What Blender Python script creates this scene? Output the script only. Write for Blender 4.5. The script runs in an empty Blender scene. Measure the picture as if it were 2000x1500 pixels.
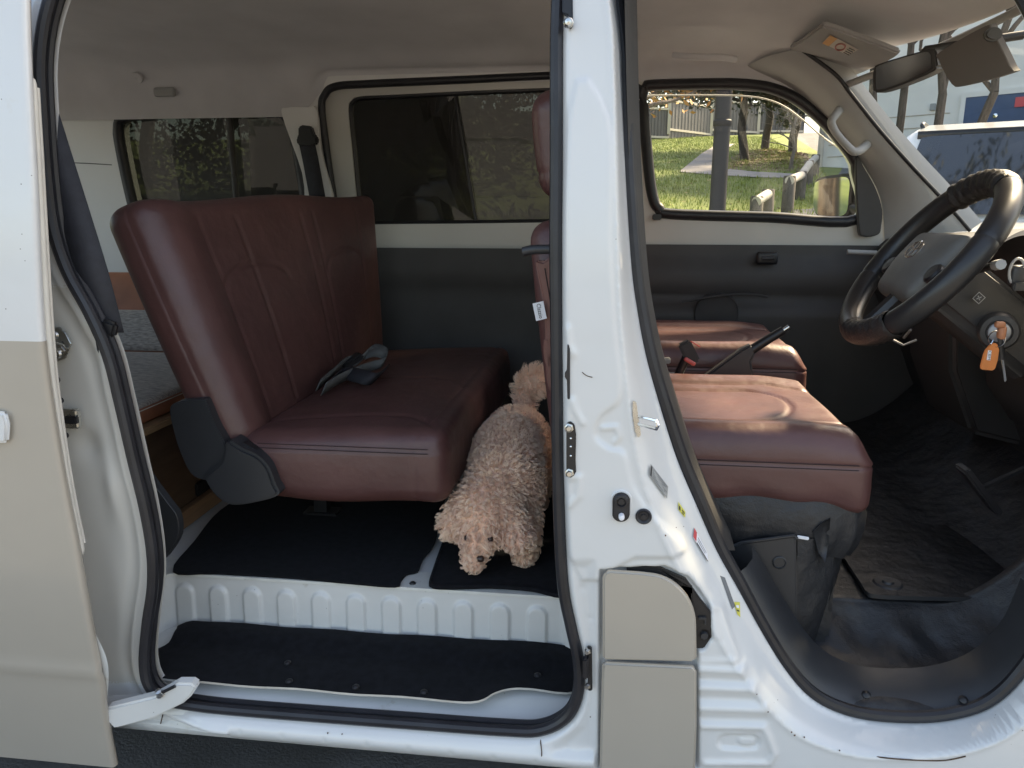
import bpy, bmesh, math, random
import numpy as np
from math import sin, cos, pi, radians
from mathutils import Vector, Matrix
from mathutils.geometry import delaunay_2d_cdt
random.seed(7)
RNG = np.random.default_rng(7)
SC = bpy.context.scene
COL = SC.collection

# ------------------------------------------------------------------ camera
FPX, YAW, PIT = 1480.0, radians(7.2), radians(12.9)
CAM = Vector((0.0, -1.2, 1.25))
cd = bpy.data.cameras.new('camera')
cd.sensor_fit = 'HORIZONTAL'; cd.sensor_width = 36.0; cd.lens = 36.0 * FPX / 2000.0
cd.clip_start = 0.02; cd.clip_end = 900.0
cam = bpy.data.objects.new('camera', cd); COL.objects.link(cam)
cam.location = CAM; cam.rotation_euler = (pi / 2 - PIT, 0, YAW)
SC.camera = cam

# ------------------------------------------------------------------ sky and sun
SUN_AZ, SUN_EL = radians(41), radians(43)      # azimuth from +X towards +Y
w = bpy.data.worlds.new('World'); SC.world = w; w.use_nodes = True
nt = w.node_tree
bg = nt.nodes['Background']
sky = nt.nodes.new('ShaderNodeTexSky'); sky.sky_type = 'NISHITA'; sky.sun_disc = False
sky.sun_elevation = SUN_EL; sky.sun_rotation = pi / 2 - SUN_AZ
sky.dust_density = 2.5; sky.ozone_density = 1.0; sky.air_density = 1.0
nt.links.new(sky.outputs[0], bg.inputs[0]); bg.inputs[1].default_value = 0.15
sd = bpy.data.lights.new('sun', 'SUN'); sd.energy = 4.6; sd.angle = radians(6.0); sd.color = (1.0, 0.89, 0.70)
sun = bpy.data.objects.new('sun', sd); COL.objects.link(sun)
S = Vector((cos(SUN_AZ) * cos(SUN_EL), sin(SUN_AZ) * cos(SUN_EL), sin(SUN_EL)))
sun.rotation_euler = S.to_track_quat('Z', 'Y').to_euler(); sun.location = (6, 4, 8)
SC.view_settings.view_transform = 'Standard'; SC.view_settings.look = 'None'
SC.view_settings.gamma = 1.0; SC.view_settings.use_curve_mapping = False
SC.view_settings.exposure = 1.75
SC.view_settings.use_white_balance = True; SC.view_settings.white_balance_temperature = 7950
SC.cycles.max_bounces = 10; SC.cycles.diffuse_bounces = 6; SC.cycles.transparent_max_bounces = 16
SC.cycles.sample_clamp_indirect = 6.0

# ------------------------------------------------------------------ helpers
def ray(u, v):
    f = Vector((-sin(YAW) * cos(PIT), cos(YAW) * cos(PIT), -sin(PIT)))
    r = Vector((cos(YAW), sin(YAW), 0)); up = r.cross(f)
    return f + r * ((u - 1000) / FPX) - up * ((v - 750) / FPX)
def at(u, v, y):
    d = ray(u, v); return CAM + d * ((y - CAM.y) / d.y)
def atz(u, v, z):
    d = ray(u, v); return CAM + d * ((z - CAM.z) / d.z)
def tum(z):                                   # tumblehome of the van's side
    return 0.085 * max(0.0, (z - 0.95) / 0.8) ** 2
def side(u, v, off=0.0):
    y = off
    for _ in range(6):
        p = at(u, v, y); y = tum(p.z) + off
    return at(u, v, y)

def prop(o, label=None, cat=None, group=None, kind=None):
    if label: o['label'] = label
    if cat: o['category'] = cat
    if group: o['group'] = group
    if kind: o['kind'] = kind
    return o
def empty(name, loc=(0, 0, 0), parent=None):
    o = bpy.data.objects.new(name, None); COL.objects.link(o); o.location = loc
    o.empty_display_size = 0.05
    if parent: setpar(o, parent)
    return o
def setpar(o, parent):
    o.parent = parent
    m = Matrix.LocRotScale(parent.location, parent.rotation_euler, parent.scale)
    o.matrix_parent_inverse = m.inverted()      # geometry is written in world space
def mk(name, V, F, mat, parent=None, smooth=True, fm=None, sharp=None):
    me = bpy.data.meshes.new(name)
    me.from_pydata([tuple(v) for v in V], [], F)
    for m in (mat if isinstance(mat, (list, tuple)) else [mat]): me.materials.append(m)
    if fm is not None: me.polygons.foreach_set('material_index', np.asarray(fm, dtype=np.int32))
    if smooth: me.polygons.foreach_set('use_smooth', np.ones(len(me.polygons), dtype=bool))
    me.update()
    if sharp: me.set_sharp_from_angle(angle=radians(sharp))
    o = bpy.data.objects.new(name, me); COL.objects.link(o)
    if parent: setpar(o, parent)
    return o
def mkbm(name, bm, mat, parent=None, smooth=True, sharp=35):
    me = bpy.data.meshes.new(name); bmesh.ops.recalc_face_normals(bm, faces=bm.faces)
    bm.to_mesh(me); bm.free()
    for m in (mat if isinstance(mat, (list, tuple)) else [mat]): me.materials.append(m)
    if smooth:
        me.polygons.foreach_set('use_smooth', np.ones(len(me.polygons), dtype=bool))
        me.set_sharp_from_angle(angle=radians(sharp))
    o = bpy.data.objects.new(name, me); COL.objects.link(o)
    if parent: setpar(o, parent)
    return o
def crv(pts, n=8, closed=False):
    P = [Vector(p) for p in pts]; N = len(P); out = []
    for i in range(N if closed else N - 1):
        if closed: a, b, c, d = P[(i - 1) % N], P[i], P[(i + 1) % N], P[(i + 2) % N]
        else: a, b, c, d = P[max(i - 1, 0)], P[i], P[i + 1], P[min(i + 2, N - 1)]
        for k in range(n):
            t = k / n
            out.append(0.5 * ((2 * b) + (c - a) * t + (2 * a - 5 * b + 4 * c - d) * t * t + (3 * b - a - 3 * c + d) * t ** 3))
    if not closed: out.append(P[-1])
    return out
def tube_geo(pts, r, sec=8, closed=False, squash=1.0, upv=None, cap=True):
    P = [Vector(p) for p in pts]; N = len(P); V = []; F = []
    T = []
    for i in range(N):
        a = P[(i - 1) % N] if (closed or i > 0) else P[i]
        b = P[(i + 1) % N] if (closed or i < N - 1) else P[i]
        t = (b - a); T.append(t.normalized() if t.length > 1e-9 else Vector((0, 0, 1)))
    nrm = Vector(upv) if upv else (Vector((0, 0, 1)) if abs(T[0].z) < 0.9 else Vector((1, 0, 0)))
    for i in range(N):
        if upv: nrm = Vector(upv)
        nrm = (nrm - T[i] * nrm.dot(T[i]))
        nrm = nrm.normalized() if nrm.length > 1e-6 else T[i].orthogonal().normalized()
        bn = T[i].cross(nrm)
        rr = r(i / max(N - 1, 1)) if callable(r) else r
        for k in range(sec):
            a = 2 * pi * k / sec
            V.append(P[i] + nrm * (cos(a) * rr) + bn * (sin(a) * rr * squash))
    for i in range(N if closed else N - 1):
        j = (i + 1) % N
        for k in range(sec):
            l = (k + 1) % sec
            F.append((i * sec + k, i * sec + l, j * sec + l, j * sec + k))
    if not closed and cap:
        F.append(tuple(range(sec))[::-1]); F.append(tuple((N - 1) * sec + k for k in range(sec)))
    return V, F
def tube(name, pts, r, mat, parent=None, sec=8, closed=False, squash=1.0, upv=None):
    V, F = tube_geo(pts, r, sec, closed, squash, upv)
    return mk(name, V, F, mat, parent, sharp=50)
class Geo:
    """collects pieces of ONE part"""
    def __init__(s): s.V = []; s.F = []; s.M = []
    def add(s, V, F, m=0):
        b = len(s.V); s.V += list(V); s.F += [tuple(i + b for i in f) for f in F]; s.M += [m] * len(F); return s
    def tube(s, pts, r, m=0, **k): return s.add(*tube_geo(pts, r, **k), m)
    def box(s, c, sz, m=0, R=None):
        c = Vector(c); R = R or Matrix.Identity(3); h = Vector(sz) / 2
        V = [c + R @ Vector((sx * h.x, sy * h.y, sz_ * h.z)) for sx in (-1, 1) for sy in (-1, 1) for sz_ in (-1, 1)]
        return s.add(V, [(0, 1, 3, 2), (4, 6, 7, 5), (0, 4, 5, 1), (2, 3, 7, 6), (0, 2, 6, 4), (1, 5, 7, 3)], m)
    def build(s, name, mat, parent=None, smooth=True, sharp=35): return mk(name, s.V, s.F, mat, parent, smooth, s.M, sharp if smooth else None)
def prism(name, outline, vec, mat, parent=None, bevel=0.003, seg=2, smooth=True):
    bm = bmesh.new(); vec = Vector(vec)
    a = [bm.verts.new(Vector(p)) for p in outline]
    f = bm.faces.new(a)
    r = bmesh.ops.extrude_face_region(bm, geom=[f])
    for e in r['geom']:
        if isinstance(e, bmesh.types.BMVert): e.co += vec
    bm.normal_update()
    bmesh.ops.recalc_face_normals(bm, faces=bm.faces)
    if bevel > 0:
        es = [e for e in bm.edges if len(e.link_faces) == 2 and e.calc_face_angle(0) > radians(40)]
        bmesh.ops.bevel(bm, geom=es, offset=bevel, segments=seg, affect='EDGES', clamp_overlap=True)
    return mkbm(name, bm, mat, parent, smooth)
def box(name, c, sz, mat, parent=None, bevel=0.004, R=None, seg=2):
    bm = bmesh.new(); bmesh.ops.create_cube(bm, size=1.0)
    R = R or Matrix.Identity(3)
    for v in bm.verts: v.co = Vector((v.co.x * sz[0], v.co.y * sz[1], v.co.z * sz[2]))
    if bevel > 0: bmesh.ops.bevel(bm, geom=list(bm.edges), offset=bevel, segments=seg, affect='EDGES', clamp_overlap=True)
    for v in bm.verts: v.co = R @ v.co + Vector(c)
    return mkbm(name, bm, mat, parent)
def lathe_geo(c, axis, prof, n=24):
    axis = Vector(axis).normalized(); a = axis.orthogonal().normalized(); b = axis.cross(a); c = Vector(c)
    V = []; F = []
    for (r, h) in prof:
        for k in range(n):
            t = 2 * pi * k / n; V.append(c + axis * h + (a * cos(t) + b * sin(t)) * r)
    for i in range(len(prof) - 1):
        for k in range(n):
            l = (k + 1) % n; F.append((i * n + k, i * n + l, (i + 1) * n + l, (i + 1) * n + k))
    return V, F
def lathe(name, c, axis, prof, mat, parent=None, n=24):
    V, F = lathe_geo(c, axis, prof, n); return mk(name, V, F, mat, parent, sharp=40)
def rbox_geo(h, r, k=4, m=(10, 10, 10), deform=None):
    """rounded box, half sizes h, edge radius r; deform maps local (n,3) array -> (n,3)"""
    ax = []
    for i in range(3):
        t = np.linspace(0, pi / 2, k + 1)
        e = h[i] - r + r * np.sin(t)
        inner = np.linspace(-(h[i] - r), h[i] - r, m[i] + 1)
        ax.append(np.concatenate([-e[::-1][:-1], inner, e[1:]]))
    idx = {}; V = []; F = []
    def vid(a):
        key = tuple(np.round(a, 6))
        if key not in idx: idx[key] = len(V); V.append(a)
        return idx[key]
    for d in range(3):
        p, q = (d + 1) % 3, (d + 2) % 3
        for sgn in (-1, 1):
            A, B = ax[p], ax[q]
            g = np.empty((len(A), len(B)), dtype=int)
            for i, a in enumerate(A):
                for j, b in enumerate(B):
                    c = [0, 0, 0]; c[d] = sgn * h[d]; c[p] = a; c[q] = b; g[i, j] = vid(c)
            for i in range(len(A) - 1):
                for j in range(len(B) - 1):
                    f = (g[i, j], g[i + 1, j], g[i + 1, j + 1], g[i, j + 1]); F.append(f if sgn > 0 else f[::-1])
    V = np.array(V, float); H = np.array(h) - r
    core = np.clip(V, -H, H); dlt = V - core
    L = np.linalg.norm(dlt, axis=1); L[L < 1e-9] = 1
    out = core + dlt / L[:, None] * np.minimum(L, r)[:, None]
    on = np.linalg.norm(dlt, axis=1) > 1e-9
    out = np.where(on[:, None], core + dlt / L[:, None] * r, V)
    if deform is not None: out = deform(out)
    return out, F
def rbox(name, h, r, mat, parent=None, k=4, m=(10, 10, 10), deform=None):
    V, F = rbox_geo(h, r, k, m, deform); return mk(name, V, F, mat, parent)
def seg_dist(X, poly, closed=False):
    """distance of points X(n,2) to a polyline"""
    Pl = np.asarray(poly, float); out = np.full(len(X), 1e9)
    n = len(Pl)
    for i in range(n if closed else n - 1):
        a, b = Pl[i], Pl[(i + 1) % n]; ab = b - a
        t = np.clip(((X - a) @ ab) / max(ab @ ab, 1e-12), 0, 1)
        out = np.minimum(out, np.linalg.norm(X - a - t[:, None] * ab, axis=1))
    return out
def inside(X, poly):
    Pl = np.asarray(poly, float); c = np.zeros(len(X), bool); n = len(Pl); j = n - 1
    for i in range(n):
        xi, yi = Pl[i]; xj, yj = Pl[j]
        cond = ((yi > X[:, 1]) != (yj > X[:, 1]))
        with np.errstate(divide='ignore', invalid='ignore'):
            xx = (xj - xi) * (X[:, 1] - yi) / (yj - yi) + xi
        c ^= cond & (X[:, 0] < xx); j = i
    return c
def sdist(X, poly):
    d = seg_dist(X, poly, True); return np.where(inside(X, poly), -d, d)
def sstep(e0, e1, x):
    t = np.clip((x - e0) / (e1 - e0), 0, 1); return t * t * (3 - 2 * t)
def sheet(outer, holes, step, extra=None):
    """triangulated flat sheet with holes: returns (n,2) points and triangles"""
    pts = []; edges = []
    for loop in [outer] + holes:
        b = len(pts); n = len(loop)
        pts += [Vector((p[0], p[1])) for p in loop]
        edges += [(b + i, b + (i + 1) % n) for i in range(n)]
    o = np.array(outer); lo = o.min(0); hi = o.max(0)
    gx, gz = np.meshgrid(np.arange(lo[0] + step / 2, hi[0], step), np.arange(lo[1] + step / 2, hi[1], step))
    gx = gx + (np.arange(gx.shape[0]) % 2)[:, None] * step * 0.5
    G = np.c_[gx.ravel(), gz.ravel()]
    if extra is not None: G = G[extra(G)]
    k = inside(G, outer) & (seg_dist(G, outer, True) > step * 0.4)
    for h in holes: k &= ~inside(G, h) & (seg_dist(G, h, True) > step * 0.4)
    pts += [Vector(p) for p in G[k]]
    v, e, f, *_ = delaunay_2d_cdt(pts, edges, [], 0, 1e-7)
    X = np.array([(p.x, p.y) for p in v]); T = np.array([t for t in f if len(t) == 3])
    c = X[T].mean(1); ok = inside(c, outer)
    for h in holes: ok &= ~inside(c, h)
    return X, T[ok]
def text_geo(body, size, depth=0.0):
    cu = bpy.data.curves.new('txt', 'FONT'); cu.body = body; cu.size = size; cu.extrude = depth
    cu.align_x = 'CENTER'; cu.align_y = 'CENTER'; cu.resolution_u = 3
    o = bpy.data.objects.new('txt', cu); COL.objects.link(o)
    dg = bpy.context.evaluated_depsgraph_get(); me = o.evaluated_get(dg).to_mesh()
    V = [v.co.copy() for v in me.vertices]; F = [tuple(p.vertices) for p in me.polygons]
    o.evaluated_get(dg).to_mesh_clear()
    bpy.data.objects.remove(o); bpy.data.curves.remove(cu)
    return V, F
def frame(origin, xdir, ydir):
    x = Vector(xdir).normalized(); z = x.cross(Vector(ydir)).normalized(); y = z.cross(x)
    o = Vector(origin); return lambda p: o + x * p[0] + y * p[1] + z * p[2]

# ------------------------------------------------------------------ materials
def mat(name, col, rough=0.5, metal=0.0, var=0.0, vscale=6.0, bump=0.0, bscale=300.0, coat=0.0, spec=0.5, col2=None,
        bump2=0.0, bscale2=20.0, stretch=None, rvar=0.0, sheen=0.0, dirt=None, dscale=4.0, dthr=0.62, speck=None):
    m = bpy.data.materials.new(name); m.use_nodes = True; n = m.node_tree.nodes; l = m.node_tree.links
    b = n['Principled BSDF']
    b.inputs['Roughness'].default_value = rough; b.inputs['Metallic'].default_value = metal
    b.inputs['Coat Weight'].default_value = coat; b.inputs['Coat Roughness'].default_value = 0.06
    b.inputs['Specular IOR Level'].default_value = spec
    b.inputs['Sheen Weight'].default_value = sheen
    tc = n.new('ShaderNodeTexCoord'); src = tc.outputs['Object']
    if stretch:
        mp = n.new('ShaderNodeMapping'); mp.inputs['Scale'].default_value = stretch; l.new(src, mp.inputs[0]); src = mp.outputs[0]
    c4 = (*col, 1.0)
    def noise(sc, det=4):
        t = n.new('ShaderNodeTexNoise'); t.inputs['Scale'].default_value = sc; t.inputs['Detail'].default_value = det
        l.new(src, t.inputs['Vector']); return t
    cur = None
    if var > 0 or col2:
        t = noise(vscale)
        r = n.new('ShaderNodeValToRGB'); r.color_ramp.elements[0].position = 0.32; r.color_ramp.elements[1].position = 0.68
        lo = col2 or tuple(max(0, c * (1 - var)) for c in col); hi = col if col2 else tuple(min(1, c * (1 + var)) for c in col)
        r.color_ramp.elements[0].color = (*lo, 1); r.color_ramp.elements[1].color = (*hi, 1)
        l.new(t.outputs[0], r.inputs[0]); cur = r.outputs[0]
    def over(fac, c):
        nonlocal cur
        x = n.new('ShaderNodeMix'); x.data_type = 'RGBA'
        l.new(fac, x.inputs['Factor'])
        if cur is None: x.inputs['A'].default_value = c4
        else: l.new(cur, x.inputs['A'])
        x.inputs['B'].default_value = (*c, 1); cur = x.outputs['Result']
    if dirt:
        t = noise(dscale, 9); t.inputs['Roughness'].default_value = 0.65
        r = n.new('ShaderNodeMapRange'); r.inputs['From Min'].default_value = dthr; r.inputs['From Max'].default_value = dthr + 0.12
        l.new(t.outputs[0], r.inputs[0]); over(r.outputs[0], dirt)
    if speck:
        t = n.new('ShaderNodeTexVoronoi'); t.inputs['Scale'].default_value = speck[1]; l.new(src, t.inputs['Vector'])
        r = n.new('ShaderNodeMapRange'); r.inputs['From Min'].default_value = speck[2]; r.inputs['From Max'].default_value = speck[2] * 0.6
        l.new(t.outputs['Distance'], r.inputs[0])
        t2 = noise(speck[1] * 0.25, 2); r2 = n.new('ShaderNodeMapRange'); r2.inputs['From Min'].default_value = 0.6; r2.inputs['From Max'].default_value = 0.62
        l.new(t2.outputs[0], r2.inputs[0])
        mu = n.new('ShaderNodeMath'); mu.operation = 'MULTIPLY'; l.new(r.outputs[0], mu.inputs[0]); l.new(r2.outputs[0], mu.inputs[1])
        over(mu.outputs[0], speck[0])
    if cur is None: b.inputs['Base Color'].default_value = c4
    else: l.new(cur, b.inputs['Base Color'])
    if rvar > 0:
        t = noise(vscale * 2.3, 6); r = n.new('ShaderNodeMapRange')
        r.inputs['To Min'].default_value = max(0.02, rough - rvar); r.inputs['To Max'].default_value = min(1, rough + rvar)
        l.new(t.outputs[0], r.inputs[0]); l.new(r.outputs[0], b.inputs['Roughness'])
    prev = None
    for st, sc_ in ((bump, bscale), (bump2, bscale2)):
        if st > 0:
            t = noise(sc_, 3); bp = n.new('ShaderNodeBump'); bp.inputs['Strength'].default_value = st; bp.inputs['Distance'].default_value = 0.6 / sc_
            l.new(t.outputs[0], bp.inputs['Height'])
            if prev: l.new(prev, bp.inputs['Normal'])
            prev = bp.outputs[0]
    if prev: l.new(prev, b.inputs['Normal'])
    return m
def glass_mat(name, tint, refl=0.9, rough=0.02, veil=0.0):
    m = bpy.data.materials.new(name); m.use_nodes = True; n = m.node_tree.nodes; l = m.node_tree.links
    n.remove(n['Principled BSDF']); out = n['Material Output']
    t = n.new('ShaderNodeBsdfTransparent'); t.inputs[0].default_value = (*tint, 1)
    g = n.new('ShaderNodeBsdfGlossy'); g.inputs['Roughness'].default_value = rough; g.inputs['Color'].default_value = (refl, refl, refl, 1)
    lw = n.new('ShaderNodeLayerWeight'); lw.inputs[0].default_value = 0.5
    pw = n.new('ShaderNodeMath'); pw.operation = 'POWER'; l.new(lw.outputs['Facing'], pw.inputs[0]); pw.inputs[1].default_value = 5.0
    fr = n.new('ShaderNodeMath'); fr.operation = 'MULTIPLY_ADD'; l.new(pw.outputs[0], fr.inputs[0]); fr.inputs[1].default_value = 0.85; fr.inputs[2].default_value = 0.035
    mx = n.new('ShaderNodeMixShader'); l.new(fr.outputs[0], mx.inputs[0]); l.new(t.outputs[0], mx.inputs[1]); l.new(g.outputs[0], mx.inputs[2])
    res = mx.outputs[0]
    if veil > 0:                                  # veiling glare painted into the pane as a diffuse grey mix
        df = n.new('ShaderNodeBsdfDiffuse'); df.inputs[0].default_value = (0.36, 0.34, 0.34, 1)
        m2 = n.new('ShaderNodeMixShader'); tc = n.new('ShaderNodeTexCoord'); nz = n.new('ShaderNodeTexNoise'); nz.inputs['Scale'].default_value = 3.0
        l.new(tc.outputs['Object'], nz.inputs['Vector']); mr = n.new('ShaderNodeMapRange'); mr.inputs['To Min'].default_value = veil * 0.5; mr.inputs['To Max'].default_value = veil * 1.5
        l.new(nz.outputs[0], mr.inputs[0]); l.new(mr.outputs[0], m2.inputs[0]); l.new(res, m2.inputs[1]); l.new(df.outputs[0], m2.inputs[2]); res = m2.outputs[0]
    l.new(res, out.inputs[0]); return m

M = {}
M['white'] = mat('white_paint', (0.655, 0.665, 0.665), 0.32, coat=0.6, var=0.03, vscale=2.5, bump2=0.05, bscale2=9, rvar=0.08,
                 dirt=(0.60, 0.57, 0.50), dscale=7, dthr=0.66, speck=((0.12, 0.10, 0.09), 55, 0.07))
M['whitejamb'] = mat('white_jamb_paint', (0.64, 0.645, 0.63), 0.42, coat=0.25, var=0.06, vscale=4, rvar=0.1, bump2=0.06, bscale2=12,
                     dirt=(0.40, 0.36, 0.29), dscale=9, dthr=0.63, speck=((0.08, 0.07, 0.06), 90, 0.09))
M['beige'] = mat('beige_paint', (0.40, 0.36, 0.305), 0.30, coat=0.7, var=0.03, vscale=3, bump2=0.03, bscale2=7, rvar=0.05)
M['rubber'] = mat('black_rubber', (0.018, 0.018, 0.022), 0.42, var=0.25, vscale=14, rvar=0.12)
M['black'] = mat('black_plastic', (0.016, 0.016, 0.018), 0.38, var=0.2, vscale=20, bump=0.15, bscale=700)
M['dtrim'] = mat('dark_grey_plastic', (0.048, 0.045, 0.043), 0.55, var=0.12, vscale=8, bump=0.25, bscale=600, rvar=0.1)
M['charcoal'] = mat('charcoal_plastic', (0.030, 0.032, 0.036), 0.42, var=0.12, vscale=8, bump=0.2, bscale=700, rvar=0.08)
M['dash'] = mat('dashboard_plastic', (0.034, 0.033, 0.034), 0.5, var=0.12, vscale=9, bump=0.3, bscale=500)
M['gtrim'] = mat('grey_plastic', (0.38, 0.378, 0.368), 0.55, var=0.05, vscale=6, bump=0.15, bscale=700)
M['cream'] = mat('cream_paint', (0.56, 0.545, 0.50), 0.42, coat=0.2, var=0.04, vscale=4)
M['wtrim'] = mat('white_wall_trim', (0.74, 0.73, 0.71), 0.5, var=0.04, vscale=3, bump=0.08, bscale=500)
M['liner'] = mat('grey_headliner', (0.60, 0.585, 0.595), 0.95, var=0.07, vscale=5, bump=0.35, bscale=900, sheen=0.2)
M['leather'] = mat('maroon_leather', (0.103, 0.045, 0.042), 0.41, var=0.14, vscale=9, bump=0.22, bscale=520, bump2=0.10, bscale2=28, rvar=0.10, spec=0.55)
M['leather2'] = mat('brown_leather_insert', (0.165, 0.068, 0.058), 0.42, var=0.12, vscale=8, bump=0.25, bscale=600, bump2=0.08, bscale2=24, rvar=0.08, spec=0.55)
M['stitch'] = mat('stitch_thread', (0.20, 0.085, 0.075), 0.7)
M['seamdark'] = mat('dark_seam', (0.022, 0.008, 0.008), 0.7)
M['mat'] = mat('black_carpet', (0.007, 0.0075, 0.010), 0.97, var=0.35, vscale=60, bump=0.8, bscale=900, sheen=0.03, spec=0.2)
M['vinyl'] = mat('black_vinyl_floor', (0.020, 0.021, 0.024), 0.48, var=0.3, vscale=12, bump=0.5, bscale=350, bump2=0.25, bscale2=16, rvar=0.15,
                 dirt=(0.055, 0.052, 0.05), dscale=7, dthr=0.6)
M['matedge'] = mat('cut_mat_edge', (0.55, 0.52, 0.47), 0.8, var=0.12, vscale=30)
M['chrome'] = mat('zinc_metal', (0.62, 0.62, 0.60), 0.28, 1.0, var=0.12, vscale=30, rvar=0.12)
M['bright'] = mat('chrome', (0.85, 0.85, 0.84), 0.10, 1.0)
M['strap'] = mat('seat_belt_webbing', (0.020, 0.021, 0.028), 0.7, var=0.2, vscale=50, bump=0.6, bscale=900)
M['strapg'] = mat('grey_belt_webbing', (0.10, 0.105, 0.105), 0.7, var=0.15, vscale=50, bump=0.6, bscale=900)
M['red'] = mat('red_button', (0.55, 0.10, 0.09), 0.35)
M['wglass'] = glass_mat('clear_glass', (0.86, 0.88, 0.87))
M['wscreen'] = glass_mat('windscreen_glass', (0.90, 0.92, 0.91))
M['tglass'] = glass_mat('privacy_glass', (0.026, 0.030, 0.027), veil=0.17)
M['tglass2'] = glass_mat('dark_privacy_glass', (0.30, 0.28, 0.28), veil=0.05)
M['visor'] = glass_mat('smoked_acrylic', (0.62, 0.64, 0.66), 0.9, 0.03)
M['mirror'] = mat('mirror_glass', (0.80, 0.82, 0.82), 0.03, 1.0)
M['paper'] = mat('white_label', (0.78, 0.79, 0.83), 0.6)
M['ink'] = mat('black_ink', (0.03, 0.03, 0.035), 0.6)
M['orange'] = mat('orange_tag', (0.62, 0.20, 0.055), 0.45, var=0.08, vscale=40)
# ================================================================== THE VAN
VAN = prop(empty('van', (-0.35, 0.83, 0.0)), 'white and beige van with open sliding door and maroon leather seats', 'van')

# ---- pressed steel side with the two door openings
SEALPX = [(1088, -110), (1087, 100), (1087, 300), (1086, 500), (1088, 700), (1090, 900), (1094, 1050), (1101, 1150), (1116, 1225), (1130, 1290),
          (1129, 1350), (1108, 1397), (1056, 1424), (980, 1424), (800, 1411), (600, 1396), (450, 1384), (380, 1376), (330, 1366), (296, 1342), (284, 1295),
          (290, 1215), (300, 1145), (299, 1075), (285, 990), (262, 895), (238, 790), (214, 695), (178, 612), (134, 530), (106, 445),
          (92, 340), (84, 230), (80, 120), (92, 30), (120, -40), (190, -100), (400, -118), (800, -122), (1040, -120)]
seal3 = [side(u, v, 0.015) for u, v in SEALPX]
OPEN1 = [(p.x, p.z) for p in crv(seal3, 5, True)]
FRPX = [(1212, -110), (1214, 100), (1220, 300), (1232, 500), (1244, 600), (1263, 700), (1291, 800), (1323, 900), (1361, 990), (1401, 1080), (1443, 1155),
        (1490, 1240), (1536, 1313), (1580, 1364), (1630, 1395), (1700, 1415), (1800, 1421), (1880, 1412), (1945, 1388), (2003, 1336), (2060, 1250),
        (2120, 1100), (2160, 900), (2180, 600), (2150, 300), (2060, 60), (1950, -90), (1700, -130), (1400, -130)]
front3 = [side(u, v, 0.05) for u, v in FRPX]
OPEN2 = [(p.x, p.z) for p in crv(front3, 5, True)]
RIDGEPX = [(1190, -150), (1196, 60), (1202, 250), (1207, 480), (1216, 650), (1238, 850), (1264, 960), (1312, 1080), (1372, 1190), (1432, 1290), (1492, 1372),
           (1545, 1425), (1610, 1458), (1700, 1478), (1850, 1474), (1960, 1440), (2040, 1370), (2110, 1270), (2180, 1100), (2210, 900), (2230, 600),
           (2200, 250), (2100, -20), (1980, -160), (1700, -190), (1400, -190)]
def px(poly, off=0.0): return [(p.x, p.z) for p in (side(u, v, off) for u, v in poly)]
RIDGE = [(p[0], p[1]) for p in crv([Vector((a, b, 0)) for a, b in px(RIDGEPX)], 4, True)]
PANEL = [(p.x, p.y) for p in crv([Vector((a, b, 0)) for a, b in px([(1110, 230), (1188, 230), (1194, 480), (1202, 640), (1213, 740), (1207, 785), (1175, 812), (1162, 848),
        (1186, 872), (1220, 885), (1238, 950), (1278, 1010), (1322, 1050), (1338, 1072), (1328, 1086), (1240, 1088), (1112, 1083)])], 4, True)]
LOWP = px([(1120, 1100), (1155, 1098), (1160, 1140), (1165, 1290), (1162, 1470), (1130, 1480), (1080, 1470), (1135, 1420), (1150, 1330), (1140, 1240)])
FUELR = px([(1172, 1112), (1300, 1108), (1345, 1130), (1372, 1165), (1388, 1190), (1390, 1245), (1376, 1268), (1362, 1270), (1364, 1500), (1170, 1500)])
outer = [(-1.62, 0.25), (-0.02, 0.252), (0.02, 0.20), (1.30, 0.20), (1.30, 0.9), (1.12, 1.25), (0.80, 1.72), (0.60, 1.80), (-1.62, 1.80)]
fine = lambda G: ((np.floor(G[:, 0] / 0.0042) % 4 == 0) & (np.floor(G[:, 1] / 0.0042) % 4 == 0)) | ((G[:, 0] > -0.14) & (G[:, 0] < 0.36) & (G[:, 1] < 1.62)) | ((G[:, 0] < -0.78) & (G[:, 0] > -1.12)) | (G[:, 1] < 0.34) | ((G[:, 0] < 1.0) & (G[:, 0] > 0) & (G[:, 1] < 0.62))
X, T = sheet(outer, [OPEN1, OPEN2], 0.0042, fine)
tz = 0.085 * np.clip((X[:, 1] - 0.95) / 0.8, 0, None) ** 2
Y = tz.copy()
inr = inside(X, RIDGE); de = seg_dist(X, OPEN2, True); dr = seg_dist(X, RIDGE, True)
t = np.where(inr, dr / np.maximum(dr + de, 1e-6), 0.0)
Y += 0.058 * sstep(0, 1, t) * 0.5 + 0.029 * t
Y -= 0.0025 * np.exp(-(dr / 0.006) ** 2) * (~inr)                       # pinch weld bead
d1 = seg_dist(X, OPEN1, True)
leftj = (X[:, 0] < -0.70)
Y += 0.016 * (1 - sstep(0.004, 0.020, d1))                               # recessed flange that carries the seal
Y += np.where(leftj, 0.030 * sstep(-1.12, -0.92, X[:, 0]) * (1 - sstep(-0.86, -0.72, X[:, 0])), 0)
Y -= np.where(leftj, 0.005 * np.exp(-((d1 - 0.034) / 0.006) ** 2), 0)    # raised bead along the rear jamb
Y += np.where(leftj, 0.004 * np.exp(-((d1 - 0.052) / 0.010) ** 2), 0)
sd_ = sdist(X, PANEL)
Y -= 0.0055 * (1 - sstep(-0.005, 0.005, sd_))
Y += 0.006 * (1 - sstep(-0.012, 0.012, sdist(X, LOWP)))
Y += 0.016 * (1 - sstep(-0.003, 0.003, sdist(X, FUELR)))
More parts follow.
